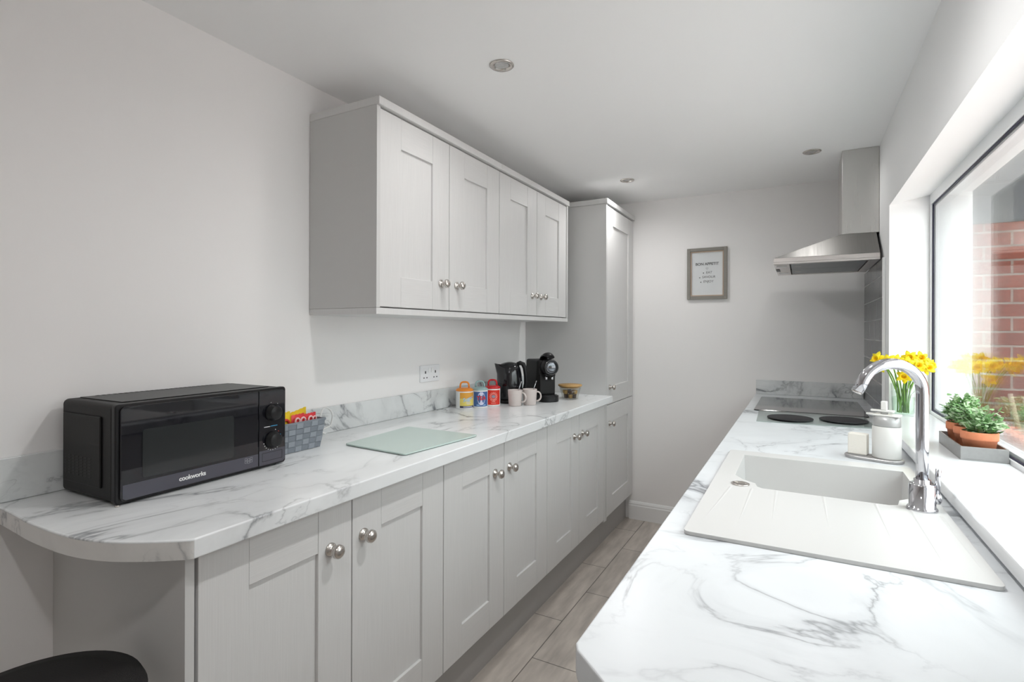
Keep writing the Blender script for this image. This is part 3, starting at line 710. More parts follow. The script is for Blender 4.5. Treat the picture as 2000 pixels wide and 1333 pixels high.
# ================================================================ BASKET WITH SNACKS
th = Thing('woven_basket', 'grey woven strap basket between the microwave and the glass board', 'basket', (-1.445, 1.145, WT))
bx0, bx1, by0, by1, bz0, bz1 = -1.505, -1.390, 1.050, 1.228, WT+.001, 1.002
fl = .010
def lerp(a, b_, t_): return a+(b_-a)*t_
b = BM(); nz = 5; hh = (bz1-bz0)/nz
def cell(p0, p1, z0, z1, outn, lift, mi):
    """one strap cell on a tapered wall between plan points p0,p1"""
    def P(p, z, o):
        t_ = (z-bz0)/(bz1-bz0); cx_, cy_ = (bx0+bx1)/2, (by0+by1)/2
        x = p[0]+(fl*t_ if p[0] > cx_ else -fl*t_*.3)*(1); y = p[1]+(fl*t_*1.2*(p[1]-cy_)/((by1-by0)/2))
        return Vector((x+outn[0]*o, y+outn[1]*o, z))
    o = [P(p0, z0, 0), P(p1, z0, 0), P(p1, z1, 0), P(p0, z1, 0)]
    m_ = [P((lerp(p0[0], p1[0], .5), lerp(p0[1], p1[1], .5)), z0, lift), P((lerp(p0[0], p1[0], .5), lerp(p0[1], p1[1], .5)), z1, lift)]
    i_ = [b.verts.new(v) for v in o]
    q = [b.verts.new(P((lerp(p0[0], p1[0], f), lerp(p0[1], p1[1], f)), lerp(z0, z1, g), lift)) for f, g in ((.08, .06), (.92, .06), (.92, .94), (.08, .94))]
    fs = [b.faces.new(q)]
    for k in range(4): fs.append(b.faces.new((i_[k], i_[(k+1) % 4], q[(k+1) % 4], q[k])))
    for f in fs: f.material_index = mi
for (A, B_, nn, cnt) in (((bx1, by0), (bx1, by1), (1, 0), 7), ((bx0, by1), (bx0, by0), (-1, 0), 7), ((bx1, by1), (bx0, by1), (0, 1), 5), ((bx0, by0), (bx1, by0), (0, -1), 5)):
    for c_ in range(cnt):
        for r in range(nz):
            p0 = (lerp(A[0], B_[0], c_/cnt), lerp(A[1], B_[1], c_/cnt)); p1 = (lerp(A[0], B_[0], (c_+1)/cnt), lerp(A[1], B_[1], (c_+1)/cnt))
            o = (c_+r) % 2; cell(p0, p1, bz0+r*hh, bz0+(r+1)*hh, nn, .0032 if o else .0012, o)
b.faces.new([b.verts.new((x, y, bz0)) for x, y in ((bx0, by0), (bx1, by0), (bx1, by1), (bx0, by1))])
th.part('woven_sides', b, [WEAVE, WEAVE2])
b = BM(); tx0, tx1, ty0, ty1 = bx0-fl*.3-.002, bx1+fl+.002, by0-fl*1.2-.002, by1+fl*1.2+.002
ring2 = [(tx0, ty0), (tx1, ty0), (tx1, ty1), (tx0, ty1), (tx0, ty0), (tx1, ty0)]
plate(b, ring2[:4], [[(tx0+.006, ty0+.006), (tx1-.006, ty0+.006), (tx1-.006, ty1-.006), (tx0+.006, ty1-.006)]], bz1-.004, bz1+.003); th.part('rim', b, WEAVE, bevel=.001)
def packet(name, label, c, w_, h_, t_, rotz, tilt, m1, marks):
    """crimped pillow packet standing on end"""
    o = Thing(name, label, 'snack', c, rotz, 'snack packets in the woven basket', local=True)
    b = BM(); nx, nz_ = 8, 10; F = {}
    for s in (1, -1):
        for i in range(nx+1):
            for j in range(nz_+1):
                u = i/nx; v = j/nz_; th_ = t_/2*(math.sin(PI*u)**.6)*(math.sin(PI*min(1, max(0, (v-.07)/.86)))**.6 if .07 < v < .93 else 0)
                z = h_*v+tilt*(u-.5)*w_+(.0018*(i % 2) if v == 1 else 0)
                F[s, i, j] = b.verts.new((s*(th_+.0003), (u-.5)*w_, z))
        for i in range(nx):
            for j in range(nz_):
                f = b.faces.new((F[s, i, j], F[s, i+1, j], F[s, i+1, j+1], F[s, i, j+1])); f.smooth = True
    p_ = o.part('wrapper', b, m1)
    b = BM()
    for (yc, zc, r, hw) in marks:
        pts = [(t_/2*.93+.0012, yc+r*.8*math.cos(a), zc+r*math.sin(a)) for a in [2*PI*k/20 for k in range(21)]]
        tube(b, pts, hw, 6)
    o.part('printed_rings', b, REDP if m1 is PACKY else PACKP)
    return o
packet('snack_packet', 'yellow snack packet with a red ring in the basket, nearest the microwave', (-1.418, 1.106, WT+.005), .056, .118, .022, .05, .12, PACKY, [(0.002, .080, .018, .0042)])
packet('snack_packet', 'red and pink snack packet in the middle of the woven basket', (-1.415, 1.160, WT+.005), .048, .108, .024, -.05, .06, PACKR, [(-.010, .088, .010, .003), (.011, .088, .010, .003)])
packet('snack_packet', 'red and white snack packet at the far end of the woven basket', (-1.413, 1.206, WT+.005), .046, .106, .020, .0, .05, PACKR, [(-.006, .087, .011, .003), (.010, .088, .008, .0025)])
packet('snack_packet', 'yellow snack packet rising behind the red ones in the basket', (-1.450, 1.190, WT+.005), .072, .116, .022, .15, .16, PACKY, [(0, .07, .015, .004)])
packet('snack_packet', 'yellow snack packet at the wall side of the basket, beside the microwave', (-1.452, 1.104, WT+.005), .072, .113, .022, -.1, .02, PACKY, [(0, .07, .015, .004)])

# ================================================================ GREEN GLASS BOARD
gb = [(-1.331, 1.278), (-1.059, 1.258), (-1.025, 1.622), (-1.351, 1.626)]
def rounded(poly, r, n_=4):
    out_ = []
    for i in range(len(poly)):
        p = Vector((*poly[i], 0)); a = (Vector((*poly[i-1], 0))-p).normalized(); c_ = (Vector((*poly[(i+1) % len(poly)], 0))-p).normalized()
        p0, p1 = p+a*r, p+c_*r
        for k in range(n_+1):
            t_ = k/n_; q = p0*(1-t_)**2+p*2*t_*(1-t_)+p1*t_**2; out_.append((q.x, q.y))
    return out_
th = Thing('glass_chopping_board', 'frosted green glass chopping board flat on the left worktop', 'chopping board', (-1.19, 1.44, WT))
b = BM(); prism(b, rounded(gb, .014), WT+.0022, .9168); th.part('board', b, [GREENGL], bevel=.0008)
for x, y in ((-1.31, 1.30), (-1.08, 1.285), (-1.05, 1.60), (-1.32, 1.60)):
    b = BM(); lathe(b, [(.006, 0), (.006, .0018)], (x, y, WT+.0003), 12); th.part('rubber_foot', b, BLKP)

# ================================================================ TINS
def arcpatch(bm, c, r, a0, a1, z0, z1, mi=0, n=20):
    """patch of a cylinder wall between angles (radians) and heights"""
    lo = []; hi = []
    for k in range(n+1):
        a = a0+(a1-a0)*k/n; lo.append(bm.verts.new((c[0]+r*math.cos(a), c[1]+r*math.sin(a), c[2]+z0))); hi.append(bm.verts.new((c[0]+r*math.cos(a), c[1]+r*math.sin(a), c[2]+z1)))
    for k in range(n):
        f = bm.faces.new((lo[k], lo[k+1], hi[k+1], hi[k])); f.smooth = True; f.material_index = mi
def arcpoly(bm, c, r, ac, pts, mi=0):
    """filled flat outline (s along the arc in metres, z) wrapped on the cylinder"""
    m_ = len(pts); cs = sum(p[0] for p in pts)/m_; cz = sum(p[1] for p in pts)/m_
    P = lambda s, z: bm.verts.new((c[0]+r*math.cos(ac+s/r), c[1]+r*math.sin(ac+s/r), c[2]+z))
    ctr = P(cs, cz); v = [P(*p) for p in pts]
    for i in range(m_): bm.faces.new((ctr, v[i], v[(i+1) % m_])).material_index = mi
def wraptext(s, size, c, r, ac, z, s0=0, bold=0, shear=0, rot=0):
    t_ = textmesh(s, size, .0, bold=bold, shear=shear)
    if rot: place(t_, Matrix.Rotation(rot, 4, 'Z'))
    for v in t_.verts:
        a = ac+(v.co.x+s0)/r; v.co = Vector((c[0]+r*math.cos(a), c[1]+r*math.sin(a), c[2]+z+v.co.y))
    return t_
def tin(c, r, h, lidm, label, ac, kind):
    th = Thing('storage_tin', label, 'tin', (c[0], c[1], WT), group='retro storage tins by the kettle'); C3 = (c[0], c[1], WT+.0005)
    b = BM(); lathe(b, [(r*.97, 0), (r, .002), (r, h-.002), (r*.985, h), (.001, h)], C3, 40); th.part('body', b, TINW)
    b = BM(); lathe(b, [(r*1.005, h+.0002), (r*1.03, h+.002), (r*1.02, h+.006), (r*.80, h+.013), (r*.55, h+.015), (.001, h+.015)], C3, 40); ld_ = th.part('lid', b, lidm)
    b = BM(); hd = Vector((.85, .53, 0)); pts = []
    for k in range(15):
        a = PI*k/14; pts.append(Vector(C3)+hd*(-.021*math.cos(a)**1 if False else -.0215*math.copysign(abs(math.cos(a))**.6, math.cos(a)))+Vector((0, 0, h+.013+.030*math.sin(a)**.6)))
    tube(b, pts, .0045, 10); th.part('lid_handle', b, lidm, parent=ld_)
    b = BM(); R_ = r+.0004; R2 = r+.0007; R3 = r+.0010; hs = 1.02
    if kind == 'sugar':
        arcpatch(b, C3, R_, ac-hs, ac+hs, .006, .016, 2); arcpatch(b, C3, R_, ac-hs, ac+hs, .016, .052, 0); arcpatch(b, C3, R_, ac-hs, ac+hs, .052, h-.006, 1)
        lab = th.part('label', b, [LBLY, LBLO, LBLK])
        b = BM(); merge(b, wraptext('Sugar', .026, C3, r+.0016, ac, .050, -.003, .0004, .3, .30)); th.part('sugar_lettering', b, LTBLUE, parent=lab)
        b = BM()
        for z, w_ in ((.036, .018), (.030, .022), (.024, .014)): arcpatch(b, C3, R2, ac-w_/r*.6, ac+w_/r*.6, z, z+.0022)
        arcpatch(b, C3, R2, ac-.6, ac+.6, .0095, .0125); th.part('label_stripes', b, LBLP, parent=lab)
    elif kind == 'tea':
        arcpatch(b, C3, R_, ac-hs, ac+hs, .007, h-.006, 0); lab = th.part('label', b, LBLB)
        b = BM(); pts = [(.020*math.cos(2*PI*k/24)*(1.05 if k % 2 else .92), .046+.034*math.sin(2*PI*k/24)*(1.0 if k % 2 else .9)) for k in range(24)]
        arcpoly(b, C3, R2, ac, pts); th.part('label_burst', b, LBLP, parent=lab)
        b = BM(); merge(b, wraptext('TEA', .0270, C3, r+.0022, ac, .048, 0, .0008)); th.part('tea_lettering', b, REDL, parent=lab)
        b = BM()
        for s in (-1, 1): arcpatch(b, C3, R2, ac+s*.42-.18, ac+s*.42+.18, .012, .016)
        th.part('label_stripes', b, LTBLUE, parent=lab)
    else:
        arcpatch(b, C3, R_, ac-hs, ac+hs, .008, h-.006, 0); lab = th.part('label', b, LBLR)
        b = BM()
        for k in range(16):
            a = 2*PI*k/16; s = .022; a2 = .09
            arcpoly(b, C3, R2, ac, [(.012*math.cos(a-a2*1.5), .050+.012*math.sin(a-a2*1.5)), (s*math.cos(a-a2), .050+s*math.sin(a-a2)), (s*math.cos(a+a2), .050+s*math.sin(a+a2)), (.012*math.cos(a+a2*1.5), .050+.012*math.sin(a+a2*1.5))])
        for z, w_, t_ in ((.031, .016, .0028), (.0225, .009, .0055), (.0145, .012, .0035)):
            nn = 5 if w_ > .01 else 3
            for q in range(nn): arcpatch(b, C3, R2, ac+(-w_+2*w_*(q+.1)/nn)/r, ac+(-w_+2*w_*(q+.85)/nn)/r, z, z+t_, 0, 3)
        th.part('label_rays', b, LPINK, parent=lab)
        b = BM(); arcpoly(b, C3, R3, ac, [(.010*math.cos(2*PI*k/24), .050+.008*math.sin(2*PI*k/24)) for k in range(24)]); th.part('label_oval', b, mat('label_grey', (.28, .27, .33), .5, bump=.02), parent=lab)
tin((-1.456, 2.180), .0425, .086, ORANGE, 'white sugar tin with orange lid and yellow label', math.radians(-30), 'sugar')
tin((-1.412, 2.252), .0395, .086, SAGE, 'tea tin with blue label and pale blue lid, middle of the three tins', math.radians(-48), 'tea')
tin((-1.385, 2.330), .0395, .088, REDL, 'red labelled tin with red lid beside the black kettle', math.radians(-52), 'red')

# ================================================================ KETTLE
kx, ky = -1.368, 2.480
th = Thing('electric_kettle', 'black jug kettle between the red tin and the coffee machine', 'kettle', (kx, ky, WT)); K = (kx, ky, WT+.0005)
b = BM(); lathe(b, [(.064, 0), (.066, .004), (.066, .014), (.062, .018), (.001, .018)], K, 40); th.part('power_base', b, BLKS)
b = BM(); fs = lathe(b, [(.060, .0185), (.0650, .024), (.0680, .060), (.0680, .105), (.0640, .150), (.0570, .182), (.0500, .199)], K, 40)
sd = Vector((-.80, -.60, 0)).normalized()
for v in b.verts:      # pull the rim out into a pouring lip
    rel = v.co-Vector(K); a = max(0, (rel.x*sd.x+rel.y*sd.y)/max(.001, math.hypot(rel.x, rel.y))); h_ = max(0, (rel.z-.13)/.066)
    v.co += sd*(.030*a**8*h_**1.5)+Vector((0, 0, .010*a**8*h_))
th.part('jug', b, BLKG)
b = BM(); lathe(b, [(.0490, .1995), (.046, .206), (.030, .212), (.012, .216), (.0005, .2165)], K, 36); th.part('lid', b, BLKG)
b = BM(); hd = Vector((.86, .50, 0)).normalized(); kv = Vector(K)
tube(b, [kv+hd*.040+Vector((0, 0, .203)), kv+hd*.056+Vector((0, 0, .210)), kv+hd*.072+Vector((0, 0, .204)), kv+hd*.082+Vector((0, 0, .180)), kv+hd*.087+Vector((0, 0, .140)), kv+hd*.087+Vector((0, 0, .100)), kv+hd*.080+Vector((0, 0, .072)), kv+hd*.0690+Vector((0, 0, .064))], [.011, .012, .0125, .0115, .011, .0105, .010, .010], 14); th.part('handle', b, BLKS)

# ================================================================ COFFEE MACHINE
cm = (-1.172, 2.588, WT+.0005)
th = Thing('coffee_machine', 'black capsule coffee machine with a round front, beside the tall cupboard', 'coffee machine', cm, math.atan2(-.66, .75), local=True)
b = BM(); prism(b, rrect(-.262, -.070, -.058, .058, .022), .0, .222, top=rrect(-.245, -.050, -.054, .054, .025)); th.part('body', b, BLKP, bevel=.010, seg=4)
b = BM(); prism(b, rrect(-.11, .006, -.056, .056, .045, 8), 0, .034); th.part('drip_base', b, BLKS, bevel=.003)
b = BM(); prism(b, rrect(-.068, -.002, -.046, .046, .036, 8), .0345, .0375); th.part('drip_grid', b, BLKG, bevel=.001)
b = BM(); box(b, -.0705, -.050, -.046, .046, .035, .15); th.part('column', b, BLKP, bevel=.006)
b = BM(); lathe(b, [(.040, -.075), (.044, -.070), (.0445, -.010), (.042, -.002)], (0, 0, .186), 40, 'X'); th.part('brew_head', b, BLKS)
b = BM(); lathe(b, [(.0420, -.0018), (.0400, .0035), (.0340, .0045), (.0330, .002)], (0, 0, .186), 40, 'X', close=False); th.part('head_ring', b, BLKG)
b = BM(); lathe(b, [(.0325, .0008), (.0325, .0030), (.020, .0042), (.0005, .0046)], (0, 0, .186), 36, 'X'); th.part('front_disc', b, mat('dark_mirror', (.22, .23, .25), .08, .9))
b = BM(); tube(b, [(-.120, 0, .222), (-.085, 0, .243), (-.045, 0, .252), (-.006, 0, .240)], [.010, .013, .014, .010], 14)
for v in b.verts: v.co.y *= 2.1
th.part('lever', b, BLKG)
b = BM()
for s in (-1, 1): lathe(b, [(.006, .118), (.007, .122), (.007, .139)], (-.030, s*.017, 0), 14)
th.part('spouts', b, CHROME)
b = BM(); box(b, -.050, -.012, -.030, .030, .1395, .150); th.part('spout_block', b, BLKS, bevel=.003)

# ================================================================ MUGS, SPOONS
def mug(c, ang, label):
    th = Thing('mug', label, 'mug', (c[0], c[1], WT), ang, 'mugs in front of the kettle', local=True)
    b = BM(); lathe(b, [(.0005, .0005), (.030, .0005), (.0325, .003), (.0375, .080), (.0372, .0815), (.0350, .080), (.031, .008), (.0005, .006)], (0, 0, .0003), 40, close=False); th.part('cup', b, CERB)
    b = BM(); tube(b, [(.034+.024*math.sin(PI*k/12)**.8 if 0 < k < 12 else .034, 0, .044+.024*math.cos(PI*k/12)) for k in range(13)], .0042, 10)
    for v in b.verts: v.co.y *= 1.25
    th.part('handle', b, CERB)
    return th
mug((-1.280, 2.379), math.radians(8), 'pale pinkish mug in front of the kettle, the one nearer the tins')
mug((-1.232, 2.450), math.radians(34), 'pale pinkish mug in front of the coffee machine, right of the other mug')
for i, (x, y, dx) in enumerate(((-1.276, 2.384, 1), (-1.226, 2.456, 1))):
    th = Thing('teaspoon', ['steel teaspoon standing in the mug nearer the tins', 'steel teaspoon standing in the mug nearer the coffee machine'][i], 'spoon', (x, y, WT+.012), group='teaspoons in the mugs')
    b = BM(); tube(b, [(x-.006, y-.004, WT+.020), (x+.010, y+.006, WT+.080), (x+.0225, y+.014, WT+.124)], [.0018, .0016, .0028], 8); th.part('spoon_handle', b, CHROME)
    b = BM(); lathe(b, [(.001, 0), (.007, .004), (.008, .009), (.004, .014), (.001, .016)], (x-.007, y-.005, WT+.008), 14, sy=.5); th.part('spoon_bowl', b, CHROME)

# ================================================================ JAR OF CAPSULES
jx, jy = -1.146, 2.786
th = Thing('glass_jar', 'tapered glass jar with wooden lid beside the coffee machine', 'jar', (jx, jy, WT))
b = BM(); lathe(b, [(.0005, 0), (.042, 0), (.045, .003), (.062, .070), (.0605, .070), (.0435, .005), (.0005, .003)], (jx, jy, WT+.0005), 44, close=False); th.part('glass_body', b, BOWLG)
b = BM(); lathe(b, [(.058, .062), (.0595, .0705), (.066, .0708), (.0675, .074), (.066, .080), (.0005, .080)], (jx, jy, WT+.0005), 44); th.part('wooden_lid', b, BAMBOO)
cap = None; k = 0
for z, n_, rr in ((.004, 5, .024), (.027, 6, .030)):
    for q in range(n_):
        a = 2*PI*q/n_+z*40; x, y = jx+rr*math.cos(a), jy+rr*math.sin(a); b = BM()
        lathe(b, [(.0090, 0), (.0120, .004), (.0140, .020), (.0155, .0208), (.0005, .0215)], (x, y, WT+.0005+z), 14)
        near = (a % (2*PI))
        o = link('coffee_capsule', b, GOLD if k % 3 else BROWN, origin=(x, y, WT+z))
        lay = 'bottom' if z < .01 else 'upper'; dirn = ['facing the aisle', 'towards the far wall', 'behind', 'on the coffee machine side', 'towards the camera', 'towards the mugs'][int(near/(2*PI)*6) % 6]
        tag(o, '%s capsule in the %s layer of the glass jar, %s' % ('gold' if k % 3 else 'dark brown', lay, dirn), 'capsule', 'capsules in the glass jar'); k += 1

# ================================================================ SOAP CADDY
sc = (.193, 1.915, .9181 if False else WT+.0006); sang = math.atan2(-.296, .955)
th = Thing('dispenser_tray', 'grey oval tray under the soap dispenser behind the sink', 'tray', sc, sang, local=True)
b = BM(); prism(b, rrect(-.074, .074, -.034, .034, .033, 8), 0, .006, top=rrect(-.076, .076, -.036, .036, .035, 8)); prism(b, rrect(-.076, .076, -.036, .036, .035, 8), .006, .009, top=rrect(-.074, .074, -.034, .034, .033, 8)); th.part('tray_base', b, SOAPT, bevel=.001)
cr, sr = math.cos(sang), math.sin(sang)
def loc2(u, v): return (sc[0]+u*cr-v*sr, sc[1]+u*sr+v*cr)
p = loc2(.032, 0)
th = Thing('soap_dispenser', 'off-white oval soap dispenser with grey collar behind the sink', 'soap dispenser', (p[0], p[1], sc[2]+.0095), sang, local=True)
b = BM(); lathe(b, [(.034, 0), (.0365, .003), (.0365, .092), (.035, .094), (.0005, .094)], (0, 0, 0), 48, sy=.78); th.part('bottle', b, SOAPW)
b = BM(); lathe(b, [(.0345, .0945), (.0350, .098), (.0345, .124), (.030, .1245)], (0, 0, 0), 48, sy=.78, close=True); th.part('collar', b, SOAPG)
b = BM(); prism(b, [(-.052, -.004), (-.030, -.020), (.034, -.024), (.036, .0), (.034, .024), (-.030, .020), (-.052, .004)], .1248, .1295); th.part('lid', b, SOAPW, bevel=.0015)
b = BM(); lathe(b, [(.009, .1298), (.009, .136)], (-.006, 0, 0), 20); th.part('pump_neck', b, SOAPG)
b = BM(); prism(b, [(-.040, -.006), (.018, -.014), (.020, .0), (.018, .014), (-.040, .006)], .1362, .1415); th.part('pump_spout', b, SOAPW, bevel=.0015)
b = BM(); box(b, -.014, .001, -.007, .007, .1417, .168); th.part('pump_button', b, SOAPW, bevel=.002)
p = loc2(-.040, 0)
th = Thing('sponge_block', 'small cream block on the grey tray beside the soap dispenser', 'sponge', (p[0], p[1], sc[2]+.0095), sang, local=True)
b = BM(); box(b, -.0240, .0240, -.016, .016, 0, .0015); th.part('sponge_stand', b, SOAPG)
b = BM(); box(b, -.0245, .0245, -.017, .017, .0018, .064); th.part('sponge', b, CREAM, bevel=.003)

# ================================================================ VASE AND DAFFODILS
vx, vy, vz = .3700, 2.680, .9505
th = Thing('glass_vase', 'clear glass tumbler vase of daffodils on the windowsill corner', 'vase', (vx, vy, vz))
b = BM(); lathe(b, [(.0005, 0), (.036, 0), (.038, .003), (.0425, .130), (.0410, .130), (.0365, .008), (.0005, .007)], (vx, vy, vz), 48, close=False); th.part('glass', b, VASEG)
b = BM(); lathe(b, [(.0005, .0075), (.0362, .0080), (.0392, .075), (.0005, .075)], (vx, vy, vz), 40, close=False); th.part('water', b, WATER)
heads = [(0.2759, 2.5984, 1.1848), (0.2925, 2.6227, 1.1536), (0.31, 2.574, 1.177), (0.3364, 2.613, 1.1751), (0.3627, 2.5642, 1.1712), (0.3627, 2.6033, 1.1166), (0.3822, 2.6227, 1.1907), (0.3978, 2.574, 1.1634), (0.4173, 2.6325, 1.1887), (0.4309, 2.5935, 1.1536), (0.4446, 2.6422, 1.1634), (0.3764, 2.652, 1.1682)]
order = sorted(range(len(heads)), key=lambda i: heads[i][0]-heads[i][1]*.137)
nm = ['leftmost', 'second from left', 'third from left', 'fourth from left', 'fifth from left', 'sixth from left', 'seventh from left', 'sixth from right', 'fifth from right', 'fourth from right', 'third from right', 'second from right', 'rightmost']
nm = ['leftmost', 'second from left', 'third from left', 'fourth from left', 'fifth from left', 'sixth from left', 'sixth from right', 'fifth from right', 'fourth from right', 'third from right', 'second from right', 'rightmost']
def daffodil(i, rank):
    hx, hy, hz = heads[i]; H = Vector((hx, hy, hz)); base = Vector((vx+random.uniform(-.022, .022), vy+random.uniform(-.022, .022), vz+.012))
    lb = 'yellow daffodil in the glass vase, %s of the bunch' % nm[rank]
    if hz < 1.13: lb = 'yellow daffodil drooping lowest over the rim of the glass vase'
    th = Thing('daffodil', lb, 'flower', tuple(base), group='daffodils in the glass vase')
    f = Vector((hx-vx, hy-vy, 0))*1.2+Vector((random.uniform(-.03, .03)-.02, -.055+random.uniform(-.02, .02), random.uniform(-.01, .03))); f.normalize()
    rim = Vector((vx+(hx-vx)*.38, vy+(hy-vy)*.38, vz+.128)); back = H-f*.012
    pts = []
    for k in range(14):
        t_ = k/13; q = base*(1-t_)**2+(rim*2-(base+back)*.5)*2*t_*(1-t_)+back*t_**2; pts.append(q)
    b = BM(); tube(b, pts, .0026, 8); th.part('stem', b, STEMG)
    q = f.to_track_quat('Z', 'Y').to_matrix().to_4x4(); m_ = Matrix.Translation(H)@q@Matrix.Rotation(random.uniform(0, 1), 4, 'Z')
    b = BM()
    for p_ in range(6):
        a = 2*PI*p_/6; lift = .004 if p_ % 2 else 0; rows = [(0, .003), (.006, .0068), (.014, .0092), (.022, .0075), (.030, .0008)]
        prev = None
        for r_, w_ in rows:
            z = lift+.10*r_+.006*math.sin(r_*120+p_)
            cur = [b.verts.new((r_*math.cos(a)-s*w_*math.sin(a), r_*math.sin(a)+s*w_*math.cos(a), z+(0 if s else -.002))) for s in (-1, 0, 1)]
            if prev:
                for k in (0, 1): fc = b.faces.new((prev[k], prev[k+1], cur[k+1], cur[k])); fc.smooth = True
            prev = cur
    place(b, m_); o = th.part('petals', b, YPET); md = o.modifiers.new('thickness', 'SOLIDIFY'); md.thickness = .0006
    b = BM(); rr = [(.004, 0), (.0075, .004), (.0085, .012), (.0095, .018), (.0125, .022)]; rings = []
    for r_, z in rr:
        rings.append([b.verts.new(((r_*(1+(.14 if (k % 2 and z > .02) else 0)))*math.cos(2*PI*k/20), (r_*(1+(.14 if (k % 2 and z > .02) else 0)))*math.sin(2*PI*k/20), z)) for k in range(20)])
    for A, B_ in zip(rings, rings[1:]):
        for k in range(20): fc = b.faces.new((A[k], A[(k+1) % 20], B_[(k+1) % 20], B_[k])); fc.smooth = True
    b.faces.new(rings[0][::-1]); place(b, m_); o = th.part('corona', b, YCOR); md = o.modifiers.new('thickness', 'SOLIDIFY'); md.thickness = .0006
for rank, i in enumerate(order): daffodil(i, rank)
for k in range(7):   # strap leaves in the vase
    a = 2*PI*k/7+.4; b = BM(); w_ = .005; prev = None; hgt = random.uniform(.10, .17)
    for j in range(9):
        t_ = j/8; rad = .012+.020*t_*(1+.5*(t_ > .8)); p_ = Vector((vx+rad*math.cos(a), vy+rad*math.sin(a), vz+.012+hgt*t_)); s = Vector((-math.sin(a), math.cos(a), 0))*w_*(1-.75*t_**3)
        cur = [b.verts.new(p_-s), b.verts.new(p_+s)]
        if prev: b.faces.new((prev[0], prev[1], cur[1], cur[0])).smooth = True
        prev = cur
    bmesh.ops.solidify(b, geom=b.faces[:], thickness=.0008)
    tag(link('daffodil_leaf', b, STEMG, origin=(vx, vy, vz+.012)), 'long green strap leaf among the stems in the glass vase', 'leaf', 'strap leaves in the vase')

# ================================================================ HERB TRAY
tx0, tx1, ty0, ty1, tz0 = .378, .477, 1.830, 2.085, .9505
th = Thing('plant_tray', 'grey metal tray holding three herb pots on the windowsill', 'tray', ((tx0+tx1)/2, (ty0+ty1)/2, tz0))
b = BM(); box(b, tx0, tx1, ty0, ty1, tz0, tz0+.003); th.part('tray_bottom', b, ZINC)
b = BM(); plate(b, [(tx0, ty0), (tx1, ty0), (tx1, ty1), (tx0, ty1)], [[(tx0+.004, ty0+.004), (tx1-.004, ty0+.004), (tx1-.004, ty1-.004), (tx0+.004, ty1-.004)]], tz0+.0031, tz0+.036); th.part('tray_sides', b, ZINC, bevel=.0008)
def herb(cx_, cy_, label, rs, hts, nleaf, ms):
    th = Thing('potted_herb', label, 'potted plant', (cx_, cy_, tz0+.0032), group='herb pots in the metal tray'); z0 = tz0+.0033
    b = BM(); lathe(b, [(.0005, 0), (.027, 0), (.030, .006), (.0375*rs, .048), (.0400*rs, .048), (.0405*rs, .052), (.0405*rs, .068), (.0385*rs, .070), (.0365*rs, .068), (.0355*rs, .056), (.0005, .056)], (cx_, cy_, z0), 40, close=False); th.part('pot', b, TERRA)
    b = BM(); lathe(b, [(.0350*rs, .0565), (.034*rs, .060), (.018, .063), (.0005, .062)], (cx_, cy_, z0), 24); th.part('soil', b, SOIL)
    b = BM(); tips = []
    for k in range(22):
        a = random.uniform(0, 2*PI); r0 = random.uniform(.004, .026*rs); r1_ = r0+random.uniform(.0, .024); h_ = random.uniform(.35, 1)*hts
        p0 = Vector((cx_+r0*math.cos(a), cy_+r0*math.sin(a), z0+.058)); p1 = Vector((min(cx_+r1_*math.cos(a), .478), cy_+r1_*math.sin(a)*1.05, z0+.066+h_)); tips.append((p0, p1)); tube(b, [p0, (p0+p1)/2+Vector((.002, .002, 0)), p1], .0009, 5)
    th.part('stems', b, STEMG)
    b = BM()
    for k in range(nleaf):
        p0, p1 = random.choice(tips); t_ = random.random()**.5; c = p0.lerp(p1, .25+.8*t_)+Vector([random.gauss(0, .0065) for _ in range(3)]); c.x = min(c.x, .476); c.z = max(c.z, z0+.066)
        s = random.uniform(.0055, .0115); d = Vector((c.x-cx_, c.y-cy_, random.uniform(-.01, .03))).normalized(); d = (d+Vector([random.uniform(-.6, .6) for _ in range(3)])).normalized()
        sd_ = d.cross(Vector((random.uniform(-.4, .4), random.uniform(-.4, .4), 1))).normalized(); n_ = d.cross(sd_)
        if c.x+abs(d.x)*s*1.2 > .487: continue
        mi = 0 if random.random() < .5 else 1
        P_ = [b.verts.new(c-d*s), b.verts.new(c-d*s*.2+sd_*s*.62+n_*s*.18), b.verts.new(c+d*s*.6+sd_*s*.4+n_*s*.1), b.verts.new(c+d*s), b.verts.new(c+d*s*.6-sd_*s*.4+n_*s*.1), b.verts.new(c-d*s*.2-sd_*s*.62+n_*s*.18), b.verts.new(c)]
        for q in range(6):
            f = b.faces.new((P_[6], P_[q], P_[(q+1) % 6])); f.smooth = True; f.material_index = mi
    me_o = th.part('foliage', b, ms)
herb(.4280, 1.878, 'nearest potted herb in the metal tray, in the largest terracotta pot', 1.0, .058, 680, [LEAF1, LEAF2])
herb(.4265, 1.960, 'middle potted herb in the metal tray', .94, .070, 560, [LEAF1, LEAF2])
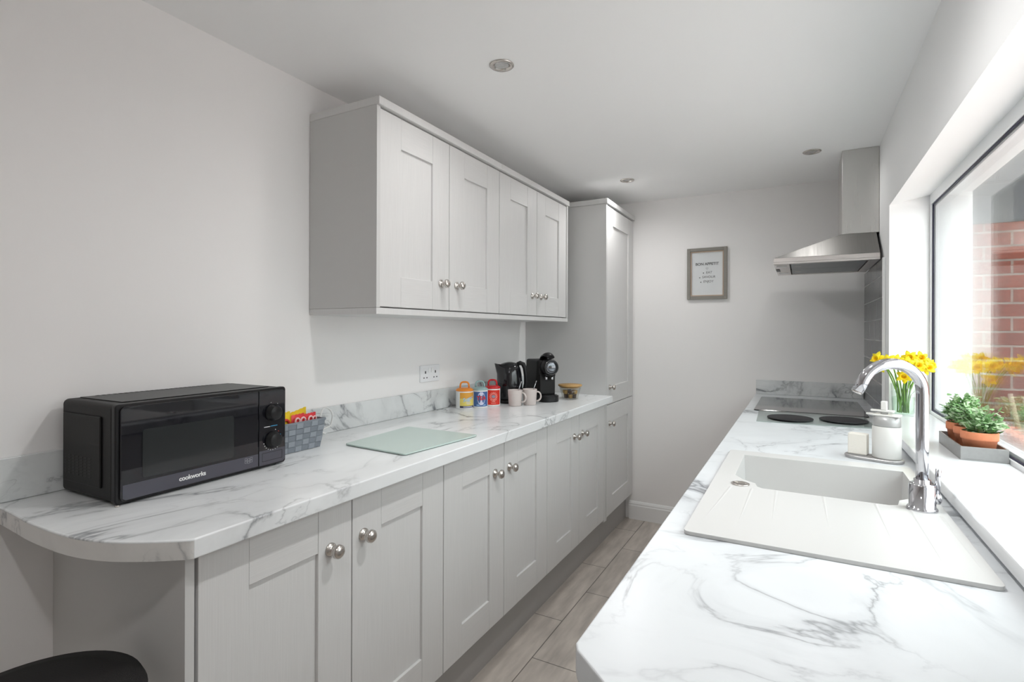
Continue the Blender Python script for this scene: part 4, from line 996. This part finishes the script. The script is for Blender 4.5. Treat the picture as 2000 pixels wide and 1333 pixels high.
herb(.4250, 2.040, 'farthest potted herb in the metal tray', .94, .080, 560, [LEAF1, LEAF2])

# ================================================================ STOOL
qx, qy = -1.125, .385
th = Thing('bar_stool', 'round black stool tucked under the curved worktop end', 'stool', (qx, qy, 0))
b = BM(); lathe(b, [(.13, .606), (.157, .612), (.166, .626), (.166, .650), (.159, .665), (.12, .676), (.05, .681), (.0005, .682)], (qx, qy, 0), 56); th.part('seat', b, FELT)
for k in range(4):
    a = PI/4+k*PI/2; b = BM(); tube(b, [(qx+.15*math.cos(a), qy+.15*math.sin(a), .002), (qx+.10*math.cos(a), qy+.10*math.sin(a), .608)], .011, 12); th.part('leg', b, BLKS)
b = BM(); tube(b, [(qx+.128*math.cos(2*PI*k/32), qy+.128*math.sin(2*PI*k/32), .24) for k in range(33)], .006, 8); th.part('foot_ring', b, BLKS)

# ================================================================ GARDEN BITS BEHIND THE GLASS
for i, (x, y, h_, dx) in enumerate(((.905, 3.40, .165, -.014), (.965, 3.44, .150, -.012), (1.03, 3.46, .16, .010))):
    b = BM(); tube(b, [(x+dx*-1, y, .8305), (x+dx, y+.01, .83+h_)], .010, 6)
    tag(link('garden_stake', b, TIMBER, origin=(x, y, .83)), ['pale timber stake outside, nearest the window', 'pale timber stake outside, second from the window', 'pale timber stake outside, farthest from the window'][i], 'stake', 'garden stakes outside')
def shrub(cx_, cy_, s_, label):
    b = BM()
    for k in range(500):
        v = Vector([random.gauss(0, 1) for _ in range(3)]).normalized()*random.uniform(.4, 1); c = Vector((cx_+v.x*s_, cy_+v.y*s_*.6, .835+max(.01, (v.z+.9)*.5*s_*1.3))); s = .014
        d = Vector([random.uniform(-1, 1) for _ in range(3)]).normalized(); e_ = d.orthogonal().normalized()
        b.faces.new([b.verts.new(q) for q in (c-d*s, c+e_*s*.5, c+d*s, c-e_*s*.5)])
    tag(link('garden_shrub', b, BUSH, origin=(cx_, cy_, .83)), label, 'shrub')
shrub(1.03, 3.52, .085, 'small green shrub outside against the brick wall behind the stakes')
